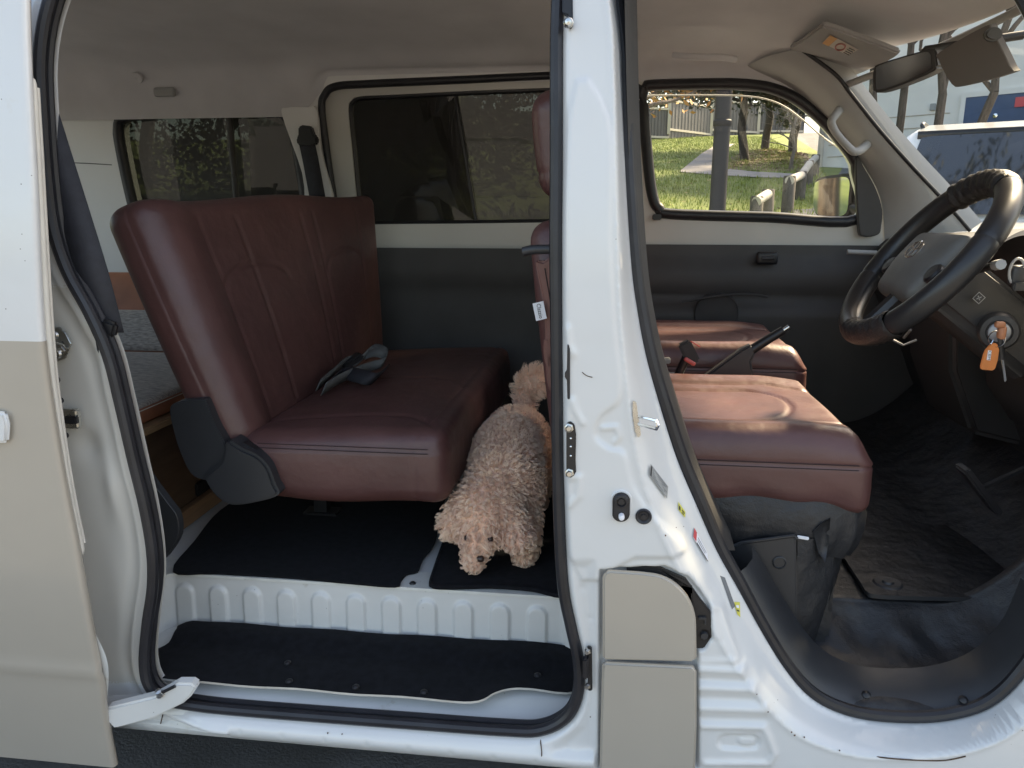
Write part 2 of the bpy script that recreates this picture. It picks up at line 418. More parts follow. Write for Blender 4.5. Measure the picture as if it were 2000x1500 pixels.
def bead(pts, wdt, amp):
    global Y
    Y -= amp * np.exp(-(seg_dist(X, px(pts)) / wdt) ** 2)
for a, b, v in ((1368, 1466, 1306), (1368, 1486, 1342), (1370, 1506, 1382)): bead([(a, v), (b - 18, v + 4)], 0.009, 0.006); bead([(a, v + 20), (b - 12, v + 24)], 0.007, -0.003)
bead([(1372, 1418), (1490, 1420), (1500, 1440), (1512, 1472), (1502, 1490), (1378, 1490)], 0.006, 0.005)
Y += 0.006 * (1 - sstep(0.012, 0.016, seg_dist(X, px([(1418, 1450), (1468, 1450)]))))
Y -= 0.004 * (1 - sstep(0.006, 0.010, seg_dist(X, px([(1452, 1450), (1466, 1450)]))))
bead([(1366, 1180), (1412, 1200), (1424, 1240), (1442, 1290), (1370, 1290)], 0.005, 0.003)
bead([(1176, 836), (1204, 834), (1210, 852), (1200, 864)], 0.004, 0.004)
bead([(1118, 930), (1132, 930), (1130, 965), (1112, 985)], 0.006, 0.004)
bead([(1120, 690), (1112, 672), (1108, 640)], 0.005, 0.004); bead([(1118, 780), (1124, 800), (1138, 824)], 0.005, 0.004)
for k in range(9):                                                       # spot weld dimples in the sill
    u = 390 + k * 82; v = 1415 + k * 8.2
    c = np.array(px([(u, v)])[0]); Y += 0.0016 * np.exp(-(np.linalg.norm(X - c, axis=1) / 0.005) ** 2)
for u, v in ((1137, 1152), (1153, 1210), (1085, 1462), (1105, 1463), (1392, 1250), (1408, 1252)):
    c = np.array(px([(u, v)])[0]); Y += 0.0018 * np.exp(-(np.linalg.norm(X - c, axis=1) / 0.005) ** 2)
Y -= 0.010 * np.exp(-((X[:, 1] - 0.275) / 0.016) ** 2) * (X[:, 0] < 0.0)    # sill roll
Y += 0.05 * (1 - sstep(0.20, 0.262, X[:, 1]))
# jamb pockets behind the open sliding door
for u, v, a, b, dp in ((165, 690, 0.020, 0.045, 0.006), (205, 960, 0.020, 0.06, -0.010), (215, 1180, 0.025, 0.10, -0.004), (150, 880, 0.022, 0.03, 0.010)):
    c = np.array(px([(u, v)])[0]); q = (X - c) / np.array([a, b]); Y += dp * np.exp(-(q ** 2).sum(1))
V = [Vector((x, y, z)) for (x, z), y in zip(X, Y)]; F = [tuple(int(i) for i in t_) for t_ in T]
nb = len(V)
for loop in (OPEN1, OPEN2):                                              # returns of the flanges into the van
    L = len(loop); idx = []
    for p in loop:
        i = int(np.argmin(((X - np.array(p)) ** 2).sum(1))); idx.append(i)
    for i in idx: V.append(V[i] + Vector((0, 0.05 if loop is OPEN2 else 0.012, 0)))
    for k in range(L): F.append((idx[k], idx[(k + 1) % L], nb + (k + 1) % L, nb + k))
    nb = len(V)
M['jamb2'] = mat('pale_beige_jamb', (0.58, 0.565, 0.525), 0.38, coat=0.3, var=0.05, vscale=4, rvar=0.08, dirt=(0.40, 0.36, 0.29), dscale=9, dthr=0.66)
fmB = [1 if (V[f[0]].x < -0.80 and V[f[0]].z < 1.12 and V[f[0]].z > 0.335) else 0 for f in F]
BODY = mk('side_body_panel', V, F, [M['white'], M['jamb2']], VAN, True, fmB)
def body_y(u, v):
    p = side(u, v); i = np.argmin(((X - np.array([p.x, p.z])) ** 2).sum(1)); return float(Y[i])
def onbody(u, v, lift=0.0):
    return at(u, v, body_y(u, v) - lift)

# ---- rubber seals
sp = crv([Vector((p.x, tum(p.z) + 0.012, p.z)) for p in seal3], 6, True)
g = Geo(); g.tube(sp, 0.0105, sec=10, closed=True); g.tube([p + Vector((0, 0.020, 0)) for p in sp], 0.0085, sec=8, closed=True)
g.build('sliding_door_seal', M['rubber'], VAN)
FRS = [Vector((p.x, tum(p.z) + 0.066, p.z)) for p in front3]
fs = crv(FRS, 6, True)
cx = sum((p.x for p in fs)) / len(fs); cz = sum((p.z for p in fs)) / len(fs)
g = Geo(); g.tube([p + (Vector((cx, p.y, cz)) - p).normalized() * 0.010 for p in fs], 0.011, sec=10, closed=True)
g.build('front_door_seal', M['rubber'], VAN)
# inner pillar cover strip beside the driver's seat
L_ = [(1218, -100), (1222, 100), (1228, 300), (1238, 480), (1250, 590), (1272, 700), (1302, 800), (1336, 905), (1374, 995), (1412, 1075)]
a_ = crv([at(u, v, tum(1.2) * 0 + 0.075) for u, v in L_], 5); b_ = crv([at(u + 24, v, 0.105) for u, v in L_], 5)
g = Geo(); n_ = len(a_)
g.add(a_ + b_ + [p + Vector((0.004, 0.10, 0)) for p in b_], [(i, i + 1, n_ + i + 1, n_ + i) for i in range(n_ - 1)] + [(n_ + i, n_ + i + 1, 2 * n_ + i + 1, 2 * n_ + i) for i in range(n_ - 1)])
g.build('pillar_trim', M['dtrim'], VAN)

# ---- fuel flap, rocker cover in body colour
def plate(name, pts, m, lift=0.010, th=0.006, bevel=0.003, parent=VAN):
    P = [at(u, v, tum(1) + -lift) for u, v in pts]; return prism(name, P, (0, th, 0), m, parent, bevel, 3)
cc = [(1177, 1290), (1177, 1130)] + [(1181, 1119), (1190, 1115), (1250, 1119)] + [(1262 + 98 * sin(t), 1222 - 101 * cos(t)) for t in np.linspace(0.08, pi / 2, 14)] + [(1361, 1285), (1356, 1294)]
plate('fuel_flap', cc, M['beige'], 0.012, 0.010, 0.004)
plate('rear_rocker_cover', [(1179, 1295), (1352, 1303), (1361, 1310), (1361, 1420), (1357, 1540), (1170, 1540), (1173, 1420), (1176, 1305)], M['beige'], 0.013, 0.012, 0.004)
hp = [(1224, 1108), (1290, 1110), (1340, 1132), (1366, 1168), (1388, 1196), (1390, 1246), (1374, 1268), (1350, 1266), (1350, 1150), (1224, 1122)]
prism('fuel_flap_hinge_bay', [at(u, v, 0.004) for u, v in hp], (0, 0.010, 0), M['black'], VAN, 0.002)
lathe('hinge_bolt', at(1375, 1240, 0.004), (0, -1, 0), [(0.0, 0.006), (0.006, 0.006), (0.007, 0.003), (0.007, 0), (0.011, 0)], M['charcoal'], VAN, 12)
prism('hinge_bracket', [at(u, v, -0.001) for u, v in ((1364, 1206), (1380, 1206), (1380, 1222), (1376, 1222), (1376, 1211), (1364, 1211))], (0, 0.006, 0), M['charcoal'], VAN, 0.001)

# ---- hardware on the pillar
def screw(name, u, v, r, m, ax=(0, -1, 0), n=12, parent=VAN, lift=0.002):
    return lathe(name, onbody(u, v, lift), ax, [(0, 0.005), (r * 0.55, 0.005), (r * 0.7, 0.0035), (r * 0.75, 0.001), (r, 0.001), (r, -0.004)], m, parent, n)
# door switch
o = onbody(1213, 988, 0.0)
cap = lambda r: [Vector((o.x + r * cos(a) , o.y, o.z + r * sin(a) + (0.011 if sin(a) > 0 else -0.011))) for a in np.linspace(0, 2 * pi, 24, endpoint=False)]
prism('door_switch_pad', [p + Vector((0, -0.004, 0)) for p in cap(0.0195)], (0, 0.012, 0), M['white'], VAN, 0.003, 3)
sw = prism('door_switch', [p + Vector((0, -0.010, 0)) for p in cap(0.0145)], (0, 0.012, 0), M['rubber'], VAN, 0.003, 3)
lathe('switch_collar', o + Vector((0, -0.010, 0.012)), (0, -1, 0), [(0.011, 0), (0.0105, 0.004), (0.008, 0.0045), (0.007, 0.001), (0.0055, 0.001), (0.005, 0.003), (0, 0.003)], M['rubber'], sw, 20)
lathe('switch_plunger', o + Vector((0.001, -0.010, -0.013)), (0, -1, 0), [(0.0048, 0), (0.0048, 0.009), (0.004, 0.012), (0, 0.013)], M['paper'], sw, 16)
lathe('grommet', onbody(1257, 1008), (0, -1, 0), [(0.0135, 0), (0.0135, 0.003), (0.012, 0.0045), (0.009, 0.0035), (0.0075, 0.0015), (0.005, 0.0015), (0.0042, 0.004), (0, 0.004)], M['rubber'], VAN, 24)
# front door striker
s0 = onbody(1243, 820)
pl = [at(u, v, body_y(1243, 820) - 0.008) for u, v in ((1236, 782), (1243, 786), (1247, 815), (1252, 850), (1247, 856), (1240, 842), (1236, 812))]
st = prism('door_striker_plate', pl, (0, 0.004, 0), M['chrome'], VAN, 0.001)
g = Geo(); q0 = s0 + Vector((0.004, -0.008, 0.003)); q1 = q0 + Vector((0.026, -0.030, 0.002))
g.tube([q0 + Vector((0, 0, 0.005)), q1 + Vector((0, 0, 0.005)), q1 + Vector((0.002, -0.002, -0.001)), q1 + Vector((0, 0, -0.008)), q0 + Vector((0, 0, -0.008))], 0.0032, sec=8)
g.build('striker_loop', M['bright'], st)
# sliding door catch on the pillar (black slot plate with two bolts)
lp = [at(u, v, -0.010) for u, v in ((1106, 828), (1113, 823), (1122, 830), (1125, 850), (1124, 900), (1125, 922), (1118, 934), (1109, 932), (1106, 915))]
lt = prism('sliding_door_catch', lp, (0, 0.006, 0), M['black'], VAN, 0.0015)
for u, v in ((1111, 836), (1112, 924)):
    lathe('bolt', at(u, v, -0.010), (0, -1, 0), [(0, 0.007), (0.004, 0.007), (0.0055, 0.005), (0.0055, 0.002), (0.008, 0.001), (0.008, -0.002)], M['chrome'], lt, 6)
for v in (856, 872, 890):
    lathe('rivet', at(1115, v, -0.010), (0, -1, 0), [(0, 0.003), (0.0018, 0.002), (0.002, -0.001)], M['bright'], lt, 8)
prism('slot_seal', [at(u, v, -0.009) for u, v in ((1108, 672), (1113, 674), (1113, 780), (1108, 780), (1107, 742), (1103, 738), (1103, 728), (1107, 724))], (0, 0.006, 0), M['rubber'], VAN, 0.001)
# lower roller stop
ls = prism('roller_stop_plate', [at(u, v, -0.007) for u, v in ((1147, 1264), (1156, 1266), (1157, 1350), (1148, 1350))], (0, 0.008, 0), M['black'], VAN, 0.0015)
prism('rubber_buffer', [at(u, v, -0.020) for u, v in ((1138, 1290), (1149, 1286), (1149, 1330), (1138, 1328))], (0, 0.02, 0), M['rubber'], ls, 0.003)
for v in (1272, 1340): lathe('bolt', at(1148, v, -0.006), (-0.4, -1, 0), [(0, 0.006), (0.004, 0.006), (0.0045, 0.003), (0.006, 0.001), (0.006, -0.002)], M['chrome'], ls, 6)
# upper guide roller bracket
ug = prism('roller_bracket', [side(u, v, -0.006) for u, v in ((1098, -40), (1118, -40), (1119, 50), (1113, 58), (1108, 30), (1098, 26))], (0, 0.012, 0), M['black'], VAN, 0.002)
lathe('bolt', side(1110, 44, -0.012), (0, -1, 0), [(0, 0.007), (0.005, 0.006), (0.006, 0.002), (0.008, 0.0), (0.008, -0.004)], M['chrome'], ug, 8)
# stickers on the driver's jamb
def sticker(name, quad, base, bars=()):
    def S_(u, v, lift): return onbody(u, v, lift)
    q = [Vector(S_(u, v, 0.006)) for u, v in quad]
    o_ = mk(name, [*q], [(0, 1, 2, 3)], base, VAN, smooth=False)
    for (x0, y0, x1, y1, m) in bars:
        def bl(x, y): return (q[0] * (1 - x) + q[1] * x) * (1 - y) + (q[3] * (1 - x) + q[2] * x) * y + Vector((0, -0.0008, 0))
        mk('print', [bl(x0, y0), bl(x1, y0), bl(x1, y1), bl(x0, y1)], [(0, 1, 2, 3)], m, o_, smooth=False)
    return o_
M['greylabel'] = mat('grey_label', (0.30, 0.31, 0.31), 0.5); M['yellow'] = mat('yellow_label', (0.62, 0.58, 0.10), 0.5)
M['redlabel'] = mat('red_label', (0.60, 0.08, 0.09), 0.5); M['tape'] = mat('old_grey_tape', (0.16, 0.17, 0.18), 0.5, var=0.15, vscale=30)
sticker('rating_label', [(1271, 906), (1305, 950), (1303, 974), (1269, 928)], M['greylabel'],
        [(0.03, 0.08, 0.10, 0.92, M['ink'])] + [(0.14 + 0.0 * k, 0.10 + 0.14 * k, 0.96 - 0.1 * (k % 3), 0.16 + 0.14 * k, M['tape']) for k in range(6)])
sticker('caution_label', [(1325, 980), (1339, 1000), (1338, 1011), (1325, 996)], M['yellow'], [(0.1, 0.3, 0.3, 0.8, M['ink']), (0.5, 0.3, 0.9, 0.5, M['ink']), (0.5, 0.65, 0.8, 0.8, M['ink'])])
sticker('airbag_label', [(1356, 1030), (1382, 1080), (1383, 1098), (1354, 1050)], M['paper'], [(0.0, 0.0, 0.2, 0.9, M['redlabel']), (0.24, 0.84, 1.0, 0.98, M['ink']), (0.3, 0.2, 0.9, 0.3, M['greylabel']), (0.3, 0.5, 0.8, 0.6, M['greylabel'])])
sticker('tape_strip', [(1406, 1124), (1416, 1128), (1436, 1184), (1430, 1190)], M['tape'])
sticker('tyre_label', [(1434, 1176), (1445, 1176), (1446, 1206), (1440, 1200)], M['yellow'], [(0.2, 0.2, 0.8, 0.4, M['paper']), (0.2, 0.55, 0.8, 0.65, M['ink'])])
# strikers and latch bay on the rear jamb
jp = [at(u, v, 0.012) for u, v in ((101, 642), (114, 638), (128, 650), (139, 672), (128, 700), (112, 706), (101, 700))]
sj = prism('rear_striker_plate', jp, (0, 0.005, 0), M['chrome'], VAN, 0.0015)
g = Geo(); q = at(106, 676, 0.004); g.tube([q + Vector((-0.01, 0.004, 0.004)), q + Vector((0.016, -0.010, 0.006)), q + Vector((0.024, -0.010, 0.003)), q + Vector((0.024, -0.008, -0.004)), q + Vector((0.0, 0.004, -0.006))], 0.0035, sec=8)
g.build('striker_loop', M['bright'], sj)
for u, v in ((107, 655), (113, 692)): lathe('bolt', at(u, v, 0.011), (0, -1, 0), [(0.0, 0.002), (0.003, 0.002), (0.0035, 0.0045), (0.006, 0.004), (0.008, 0)], M['chrome'], sj, 12)
rl = box('rear_latch', at(136, 817, 0.010), (0.040, 0.014, 0.036), M['chrome'], VAN, 0.003)
box('latch_slot', at(140, 820, 0.001), (0.024, 0.010, 0.014), M['black'], rl, 0.002)
for u, v, r in ((110, 742, 0.007), (118, 782, 0.006), (128, 850, 0.006)): lathe('jamb_plug', at(u, v, 0.012), (0.3, -1, 0), [(0, 0.003), (r * 0.7, 0.003), (r, 0)], M['rubber'], VAN, 12)

# ---- sliding door pushed back along the outside
def door_y(z): return -0.080 + 0.075 * max(0, (z - 0.95) / 0.8) ** 2 + 0.05 * max(0, (0.62 - z) / 0.45) ** 1.6 - 0.004 * math.exp(-((z - 0.42) / 0.012) ** 2)
EPX = [(48, -60), (50, 60), (53, 140), (66, 380), (79, 640), (96, 780), (122, 940), (146, 1060), (164, 1160), (184, 1270), (199, 1340), (205, 1400), (228, 1520), (240, 1570)]
def dpt(u, v, off=0):
    y = -0.08
    for _ in range(6): p = at(u, v, y); y = door_y(p.z) + off
    return at(u, v, y)
ed = crv([dpt(u, v) for u, v in EPX], 6)
zs = [p.z for p in ed][::-1]; xs = [p.x for p in ed][::-1]
rows = sorted(set(list(np.linspace(0.19, 1.62, 120)) + [1.036, 1.040])); xl = -1.75
g = Geo(); nc = 26
for z in rows:
    xe = float(np.interp(z, zs, xs))
    for c in range(nc + 1):
        s_ = (c / nc); x = xe + (xl - xe) * (s_ ** 2.2)
        y = door_y(z) + (0.010 * (1 - c / 3) ** 2 if c < 3 else 0)
        g.V.append(Vector((x, y, z)))
for r in range(len(rows) - 1):
    for c in range(nc):
        g.F.append((r * (nc + 1) + c, r * (nc + 1) + c + 1, (r + 1) * (nc + 1) + c + 1, (r + 1) * (nc + 1) + c)); g.M.append(0 if rows[r] >= 1.0379 else 1)
b0 = len(g.V)                                                            # folded edge and inner skin
for r, z in enumerate(rows):
    xe = float(np.interp(z, zs, xs)); g.V += [Vector((xe - 0.004, door_y(z) + 0.018, z)), Vector((xe - 0.03, door_y(z) + 0.024, z)), Vector((xe - 0.10, door_y(z) + 0.05, z)), Vector((xl, door_y(z) + 0.05, z))]
for r in range(len(rows) - 1):
    m_ = 0 if rows[r] >= 1.0379 else 1
    g.F.append((r * (nc + 1), (r + 1) * (nc + 1), b0 + 4 * (r + 1), b0 + 4 * r)); g.M.append(m_)
    for k in range(3): g.F.append((b0 + 4 * r + k, b0 + 4 * (r + 1) + k, b0 + 4 * (r + 1) + k + 1, b0 + 4 * r + k + 1)); g.M.append(m_)
SD = g.build('sliding_door', [M['white'], M['beige']], VAN, sharp=60)
SP = [(56, 158), (64, 172), (72, 300), (80, 440), (90, 600), (96, 680), (104, 760), (124, 900), (142, 1000), (155, 1060), (157, 1076), (151, 1090)]
M['ivory'] = mat('ivory_weatherstrip', (0.66, 0.63, 0.57), 0.45, var=0.05, vscale=20)
tube('door_edge_strip', crv([dpt(u, v, 0.022) for u, v in SP], 6), 0.0065, M['ivory'], SD, sec=10)
tube('strip_lip', crv([dpt(u + 9, v, 0.034) for u, v in SP[1:-2]], 6), 0.0035, M['ivory'], SD, sec=8)
fl = [(157, 1120), (166, 1180), (186, 1235), (208, 1285), (212, 1330), (206, 1390), (203, 1420)]
a_ = crv([dpt(u, v, 0.012) for u, v in fl], 5); b_ = [Vector((float(np.interp(p.z, zs, xs)) - 0.012, p.y + 0.004, p.z)) for p in a_]
n_ = len(a_); g = Geo().add(a_ + b_, [(i, i + 1, n_ + i + 1, n_ + i) for i in range(n_ - 1)]); g.build('door_inner_flange', M['whitejamb'], SD)
# handle corner just visible at the frame edge
prism('door_handle', [dpt(u, v, -0.012) for u, v in ((-60, 800), (8, 806), (14, 830), (12, 866), (-60, 870))], (0, 0.012, 0), M['white'], SD, 0.005, 3)
# lower roller arm
ar = [(222, 1425), (206, 1408), (204, 1386), (300, 1362), (345, 1336), (372, 1336), (384, 1344), (372, 1362), (356, 1376), (300, 1404)]
arm = prism('roller_arm', [at(u, v, -0.045 + 0.00022 * (u - 200)) for u, v in ar], (0, 0.022, 0.004), M['whitejamb'], VAN, 0.004, 3)
lathe('arm_pivot', at(312, 1354, -0.022), (0, -0.6, 1), [(0, 0.010), (0.006, 0.009), (0.007, 0.0), (0.009, -0.004)], M['chrome'], arm, 12)
tube('arm_slot', [at(318, 1352, -0.022), at(342, 1340, -0.014)], 0.0035, M['black'], arm, 6)

M['crack'] = mat('rusty_crack', (0.10, 0.065, 0.045), 0.9, var=0.4, vscale=80)
def scratch(name, pts, r, m='crack', n=5):
    tube(name, crv([onbody(u, v, 0.0006) for u, v in pts], n), r, M[m], VAN, 5)
scratch('paint_crack', [(1688, 1473), (1720, 1479), (1760, 1483), (1800, 1485), (1846, 1485), (1886, 1477)], 0.0013)
scratch('paint_scratch', [(1137, 727), (1143, 732), (1149, 735), (1157, 737)], 0.0007)
scratch('sill_joint', [(1057, 1436), (1056, 1450), (1058, 1470), (1057, 1492)], 0.0011)
scratch('sill_joint', [(318, 1396), (316, 1404), (313, 1416)], 0.0012)
for u, v, r in ((1546, 1430, .0012), (1552, 1436, .0016), (1571, 1440, .001), (1604, 1447, .0014), (1668, 1434, .0012), (1712, 1437, .0018), (1640, 1466, .001), (1500, 1390, .0014), (1478, 1356, .001), (1420, 1240, .0012), (1300, 1046, .001), (1320, 1030, .0012), (1335, 1028, .0009), (1268, 915, .001), (640, 1432, .0012), (668, 1434, .001), (1153, 1400, .0012)):
    lathe('paint_chip', onbody(u, v, 0.0), (0, -1, 0), [(0, 0.0012), (r, 0.0008), (r * 1.3, -0.001)], M['crack'], VAN, 6)
# ---- step well, riser with pressed ribs, floor
ST = mk('entry_step', *(lambda R: ([Vector((x, y, z)) for (y, z) in R for x in (-1.02, -0.93, -0.5, -0.04, 0.02)],
     [(r * 5 + c, r * 5 + c + 1, (r + 1) * 5 + c + 1, (r + 1) * 5 + c) for r in range(len(R) - 1) for c in range(4)]))(
     [(0.012, 0.285), (0.018, 0.300), (0.030, 0.308), (0.075, 0.314), (0.085, 0.322), (0.26, 0.330)]), M['whitejamb'], VAN)
nx, nz = 420, 36; V = []; F = []
XS = np.linspace(-1.03, 0.02, nx); ZS = np.linspace(0, 1, nz)
rc = [(-0.925 + k * 0.0795) for k in range(12)]
for j, tt in enumerate(ZS):
    for i, x in enumerate(XS):
        z = 0.325 + (0.452 - 0.325) * tt; y = 0.250 + 0.006 * tt
        dd = min(max(abs(x - c) - 0.017, 0) if z < 0.412 else math.hypot(max(abs(x - c) - 0.0, 0), z - 0.412) - 0.017 for c in rc)
        y -= 0.007 * (1 - sstep(0.0, 0.007, np.array([dd]))[0])
        ex = max(0, (-0.945 - x) / 0.06); y -= 0.10 * min(ex, 1.2) ** 1.6
        ex = max(0, (x + 0.085) / 0.06); y -= 0.05 * min(ex, 1.5) ** 1.6
        V.append((x, y, z))
F = [(j * nx + i, j * nx + i + 1, (j + 1) * nx + i + 1, (j + 1) * nx + i) for j in range(nz - 1) for i in range(nx - 1)]
RS = mk('step_riser', V, F, M['whitejamb'], VAN)
# bright folded lip on top of the riser, then the floor
top = [Vector(V[(nz - 1) * nx + i]) for i in range(0, nx, 6)]
g = Geo(); n_ = len(top)
g.add([p + Vector((0, -0.003, 0.0)) for p in top] + [p + Vector((0, -0.002, 0.006)) for p in top] + [p + Vector((0, 0.02, 0.0065)) for p in top] + [Vector((p.x, 0.33, 0.4575)) for p in top],
      [(r * n_ + i, r * n_ + i + 1, (r + 1) * n_ + i + 1, (r + 1) * n_ + i) for r in range(3) for i in range(n_ - 1)])
g.build('floor_edge', mat('scuffed_white_metal', (0.62, 0.62, 0.58), 0.45, var=0.1, vscale=20, dirt=(0.10, 0.08, 0.06), dscale=24, dthr=0.6, rvar=0.1), VAN)
FL = box('floor_pan', (-0.55, 0.93, 0.435), (3.5, 1.20, 0.04), M['whitejamb'], VAN, 0.0)
box('underbody', (-0.5, 0.80, 0.24), (3.3, 1.30, 0.05), M['black'], VAN, 0.0)
M['rust'] = mat('rusty_stain', (0.20, 0.15, 0.10), 0.8, var=0.4, vscale=60)

# ---- headliner and roof
CS = [(1.520, None, 0.0), (1.508, None, 0.045), (1.470, 1.728, 0), (1.40, 1.765, 0), (1.30, 1.788, 0), (1.10, 1.806, 0), (0.83, 1.814, 0), (0.55, 1.806, 0), (0.35, 1.785, 0), (0.24, 1.755, 0), (0.17, 1.71, 0), (0.13, 1.655, 0)]
def zlow(x): return 1.575 + (1.676 - 1.575) * float(sstep(-1.12, -0.98, np.array([x]))[0]) - 0.035 * float(sstep(-0.1, 0.05, np.array([x]))[0]) - 0.0 * x
def hx(y): return 0.885 - 0.175 * (abs(y - 0.77) / 0.65) ** 2.2
nX = 90; cs = []
V = []
for ti in range(nX + 1):
    tt = ti / nX
    sec = []
    for (y, z, a) in CS:
        x = -2.36 + (hx(y) + 2.36) * tt
        if z is None: z = zlow(x) + a
        fx = max(0.0, (x - 0.25) / 0.63)
        z2 = z - 0.115 * fx ** 2 * min(1.0, max(0.0, (z - 1.60) / 0.15)) - (0.02 if x > 0.4 and y > 1.48 else 0) * fx
        if x < -2.0: z2 -= 0.10 * ((-2.0 - x) / 0.36) ** 2
        sec.append(Vector((x, y, z2)))
    cs.append(crv(sec, 5))
nS = len(cs[0])
V = [p for s in cs for p in s]
F = [(i * nS + k, i * nS + k + 1, (i + 1) * nS + k + 1, (i + 1) * nS + k) for i in range(nX) for k in range(nS - 1)]
HL = mk('headliner', V, F, M['liner'], VAN)
# outer roof skin with rolled edges
V = []
RC = [(1.66, 1.30), (1.645, 1.52), (1.60, 1.70), (1.50, 1.81), (1.30, 1.865), (0.83, 1.885), (0.36, 1.865), (0.18, 1.82), (0.10, 1.77), (0.085, 1.70), (0.075, 1.66)]
rows_ = []
for ti in range(30):
    tt = ti / 29; sec = []
    for y, z in RC:
        x = -2.46 + (hx(y) + 0.03 + 2.46) * tt; fx = max(0.0, (x - 0.25) / 0.63)
        sec.append(Vector((x, y, z - 0.12 * fx ** 2 * (z > 1.6))))
    rows_.append(crv(sec[2:], 4))
nS = len(rows_[0]); V = [p for s in rows_ for p in s]
mk('roof', V, [(i * nS + k, i * nS + k + 1, (i + 1) * nS + k + 1, (i + 1) * nS + k) for i in range(29) for k in range(nS - 1)], M['white'], VAN)

# ---- far side: upper wall with the window openings
def wy(z): return 1.545 - 0.03 * max(0, (z - 1.2) / 0.5) ** 2
def far(u, v, off=0.0):
    y = 1.54
    for _ in range(5): p = at(u, v, y); y = wy(p.z) + off
    return at(u, v, y)
def fxz(pts, n=0, closed=True):
    P = [far(u, v) for u, v in pts]
    if n: P = crv(P, n, closed)
    return [(p.x, p.z) for p in P]
RQ = [(225, 250), (240, 228), (300, 221), (440, 214), (520, 212), (548, 220), (566, 245), (580, 310), (594, 400), (592, 430), (420, 440), (262, 440), (256, 410), (238, 330)]
SDO = [(628, 220), (634, 184), (656, 168), (720, 163), (900, 155), (1075, 147), (1180, 143), (1182, 430), (1182, 900), (1000, 930), (700, 930), (690, 700), (664, 480), (645, 350)]
SG = [(676, 215), (682, 194), (700, 186), (760, 183), (900, 176), (1050, 170), (1130, 167), (1150, 166), (1154, 176), (1156, 300), (1156, 425), (1150, 434), (1130, 434), (1050, 435), (900, 437), (760, 438), (720, 438), (702, 432), (694, 400), (684, 300)]
FG = [(1255, 185), (1261, 172), (1275, 167), (1400, 164), (1470, 166), (1520, 177), (1565, 200), (1610, 238), (1650, 285), (1668, 312), (1673, 335), (1676, 428), (1500, 424), (1310, 418), (1288, 408), (1276, 388), (1267, 330)]
def wallsheet(name, outer_, holes, m, off, parent=VAN, step=0.03, ret=0.03):
    X_, T_ = sheet(outer_, holes, step)
    V = [Vector((x, wy(z) + off, z)) for x, z in X_]; F = [tuple(int(i) for i in t) for t in T_]
    for h in holes:
        b = len(V); n = len(h)
        V += [Vector((x, wy(z) + off, z)) for x, z in h] + [Vector((x, wy(z) + off + ret, z)) for x, z in h]
        F += [(b + k, b + (k + 1) % n, b + n + (k + 1) % n, b + n + k) for k in range(n)]
    return mk(name, V, F, m, parent)
rq, sdo, sg, fg = fxz(RQ, 5), fxz(SDO, 5), fxz(SG, 5), fxz(FG, 5)
wallsheet('rear_quarter_trim', [(-2.36, 0.46), (-0.06, 0.46), (-0.06, 1.76), (-2.36, 1.76)], [rq, sdo], M['wtrim'], 0.0, ret=0.05)
tube('trim_seam', [far(u, v, -0.001) for u, v in ((60, 313), (120, 317), (170, 319), (218, 322))], 0.0016, M['dtrim'], VAN, 6)
wallsheet('outer_side_skin', [(-2.46, 0.25), (1.2, 0.25), (1.2, 1.15), (0.72, 1.70), (0.6, 1.78), (-2.46, 1.78)], [rq, sg, fg], M['white'], 0.085, ret=-0.03, step=0.08)
fd = wallsheet('far_sliding_door', [(x, z) for x, z in sdo], [sg], M['cream'], 0.022)
tube('far_door_seal', [Vector((x, wy(z) + 0.004, z)) for x, z in sdo], 0.014, M['rubber'], VAN, sec=8, closed=True)
def pane(name, loop, m, off, parent, th=0.004):
    X_, T_ = sheet(loop, [], 0.2); n = len(X_)
    V = [Vector((x, wy(z) + off, z)) for x, z in X_]
    return mk(name, V, [tuple(int(i) for i in t) for t in T_], m, parent, smooth=False)
pane('window_glass', sg, M['tglass'], 0.055, fd)
sl = fxz([(678, 190), (888, 180), (930, 436), (700, 438), (690, 400)]); pane('sliding_pane', sl, M['tglass2'], 0.048, fd)
tube('window_gasket', [Vector((x, wy(z) + 0.040, z)) for x, z in sg], 0.012, M['rubber'], fd, sec=6, closed=True)
tube('window_divider', [far(888, 180, 0.047), far(930, 437, 0.047)], 0.005, M['rubber'], fd, 6)
# rear quarter window
rqo = pane('rear_quarter_glass', rq, M['tglass'], 0.05, VAN)
tube('window_gasket', [Vector((x, wy(z) + 0.016, z)) for x, z in rq], 0.020, M['rubber'], rqo, sec=8, closed=True)
tube('window_divider', [far(446, 206, 0.03), far(466, 440, 0.03)], 0.012, M['dtrim'], rqo, 8)
rr = fxz([(476, 216), (540, 218), (566, 250), (592, 420), (484, 430)]); pane('fixed_pane', rr, M['tglass2'], 0.035, rqo)
# pillar between the two windows
pb = [(550, 224), (560, 210), (600, 209), (618, 214), (628, 300), (650, 400), (600, 420), (590, 340)]
prism('far_pillar_trim', crv([far(u, v, -0.022) for u, v in pb], 4, True), (0, 0.020, 0), M['wtrim'], VAN, 0.006, 3)
# far sliding door card
lower = [(-0.965, 0.46), (-0.06, 0.46), (-0.06, 1.118), (-0.955, 1.118)]
X_, T_ = sheet(lower, [], 0.03)
def cardy(x, z): return 1.530 - 0.012 * float(sstep(0.96, 1.02, np.array([z]))[0]) - 0.02 * math.exp(-((z - 0.62) / 0.10) ** 2)
dc = mk('far_door_card', [Vector((x, cardy(x, z), z)) for x, z in X_], [tuple(int(i) for i in t) for t in T_], M['dtrim'], fd)
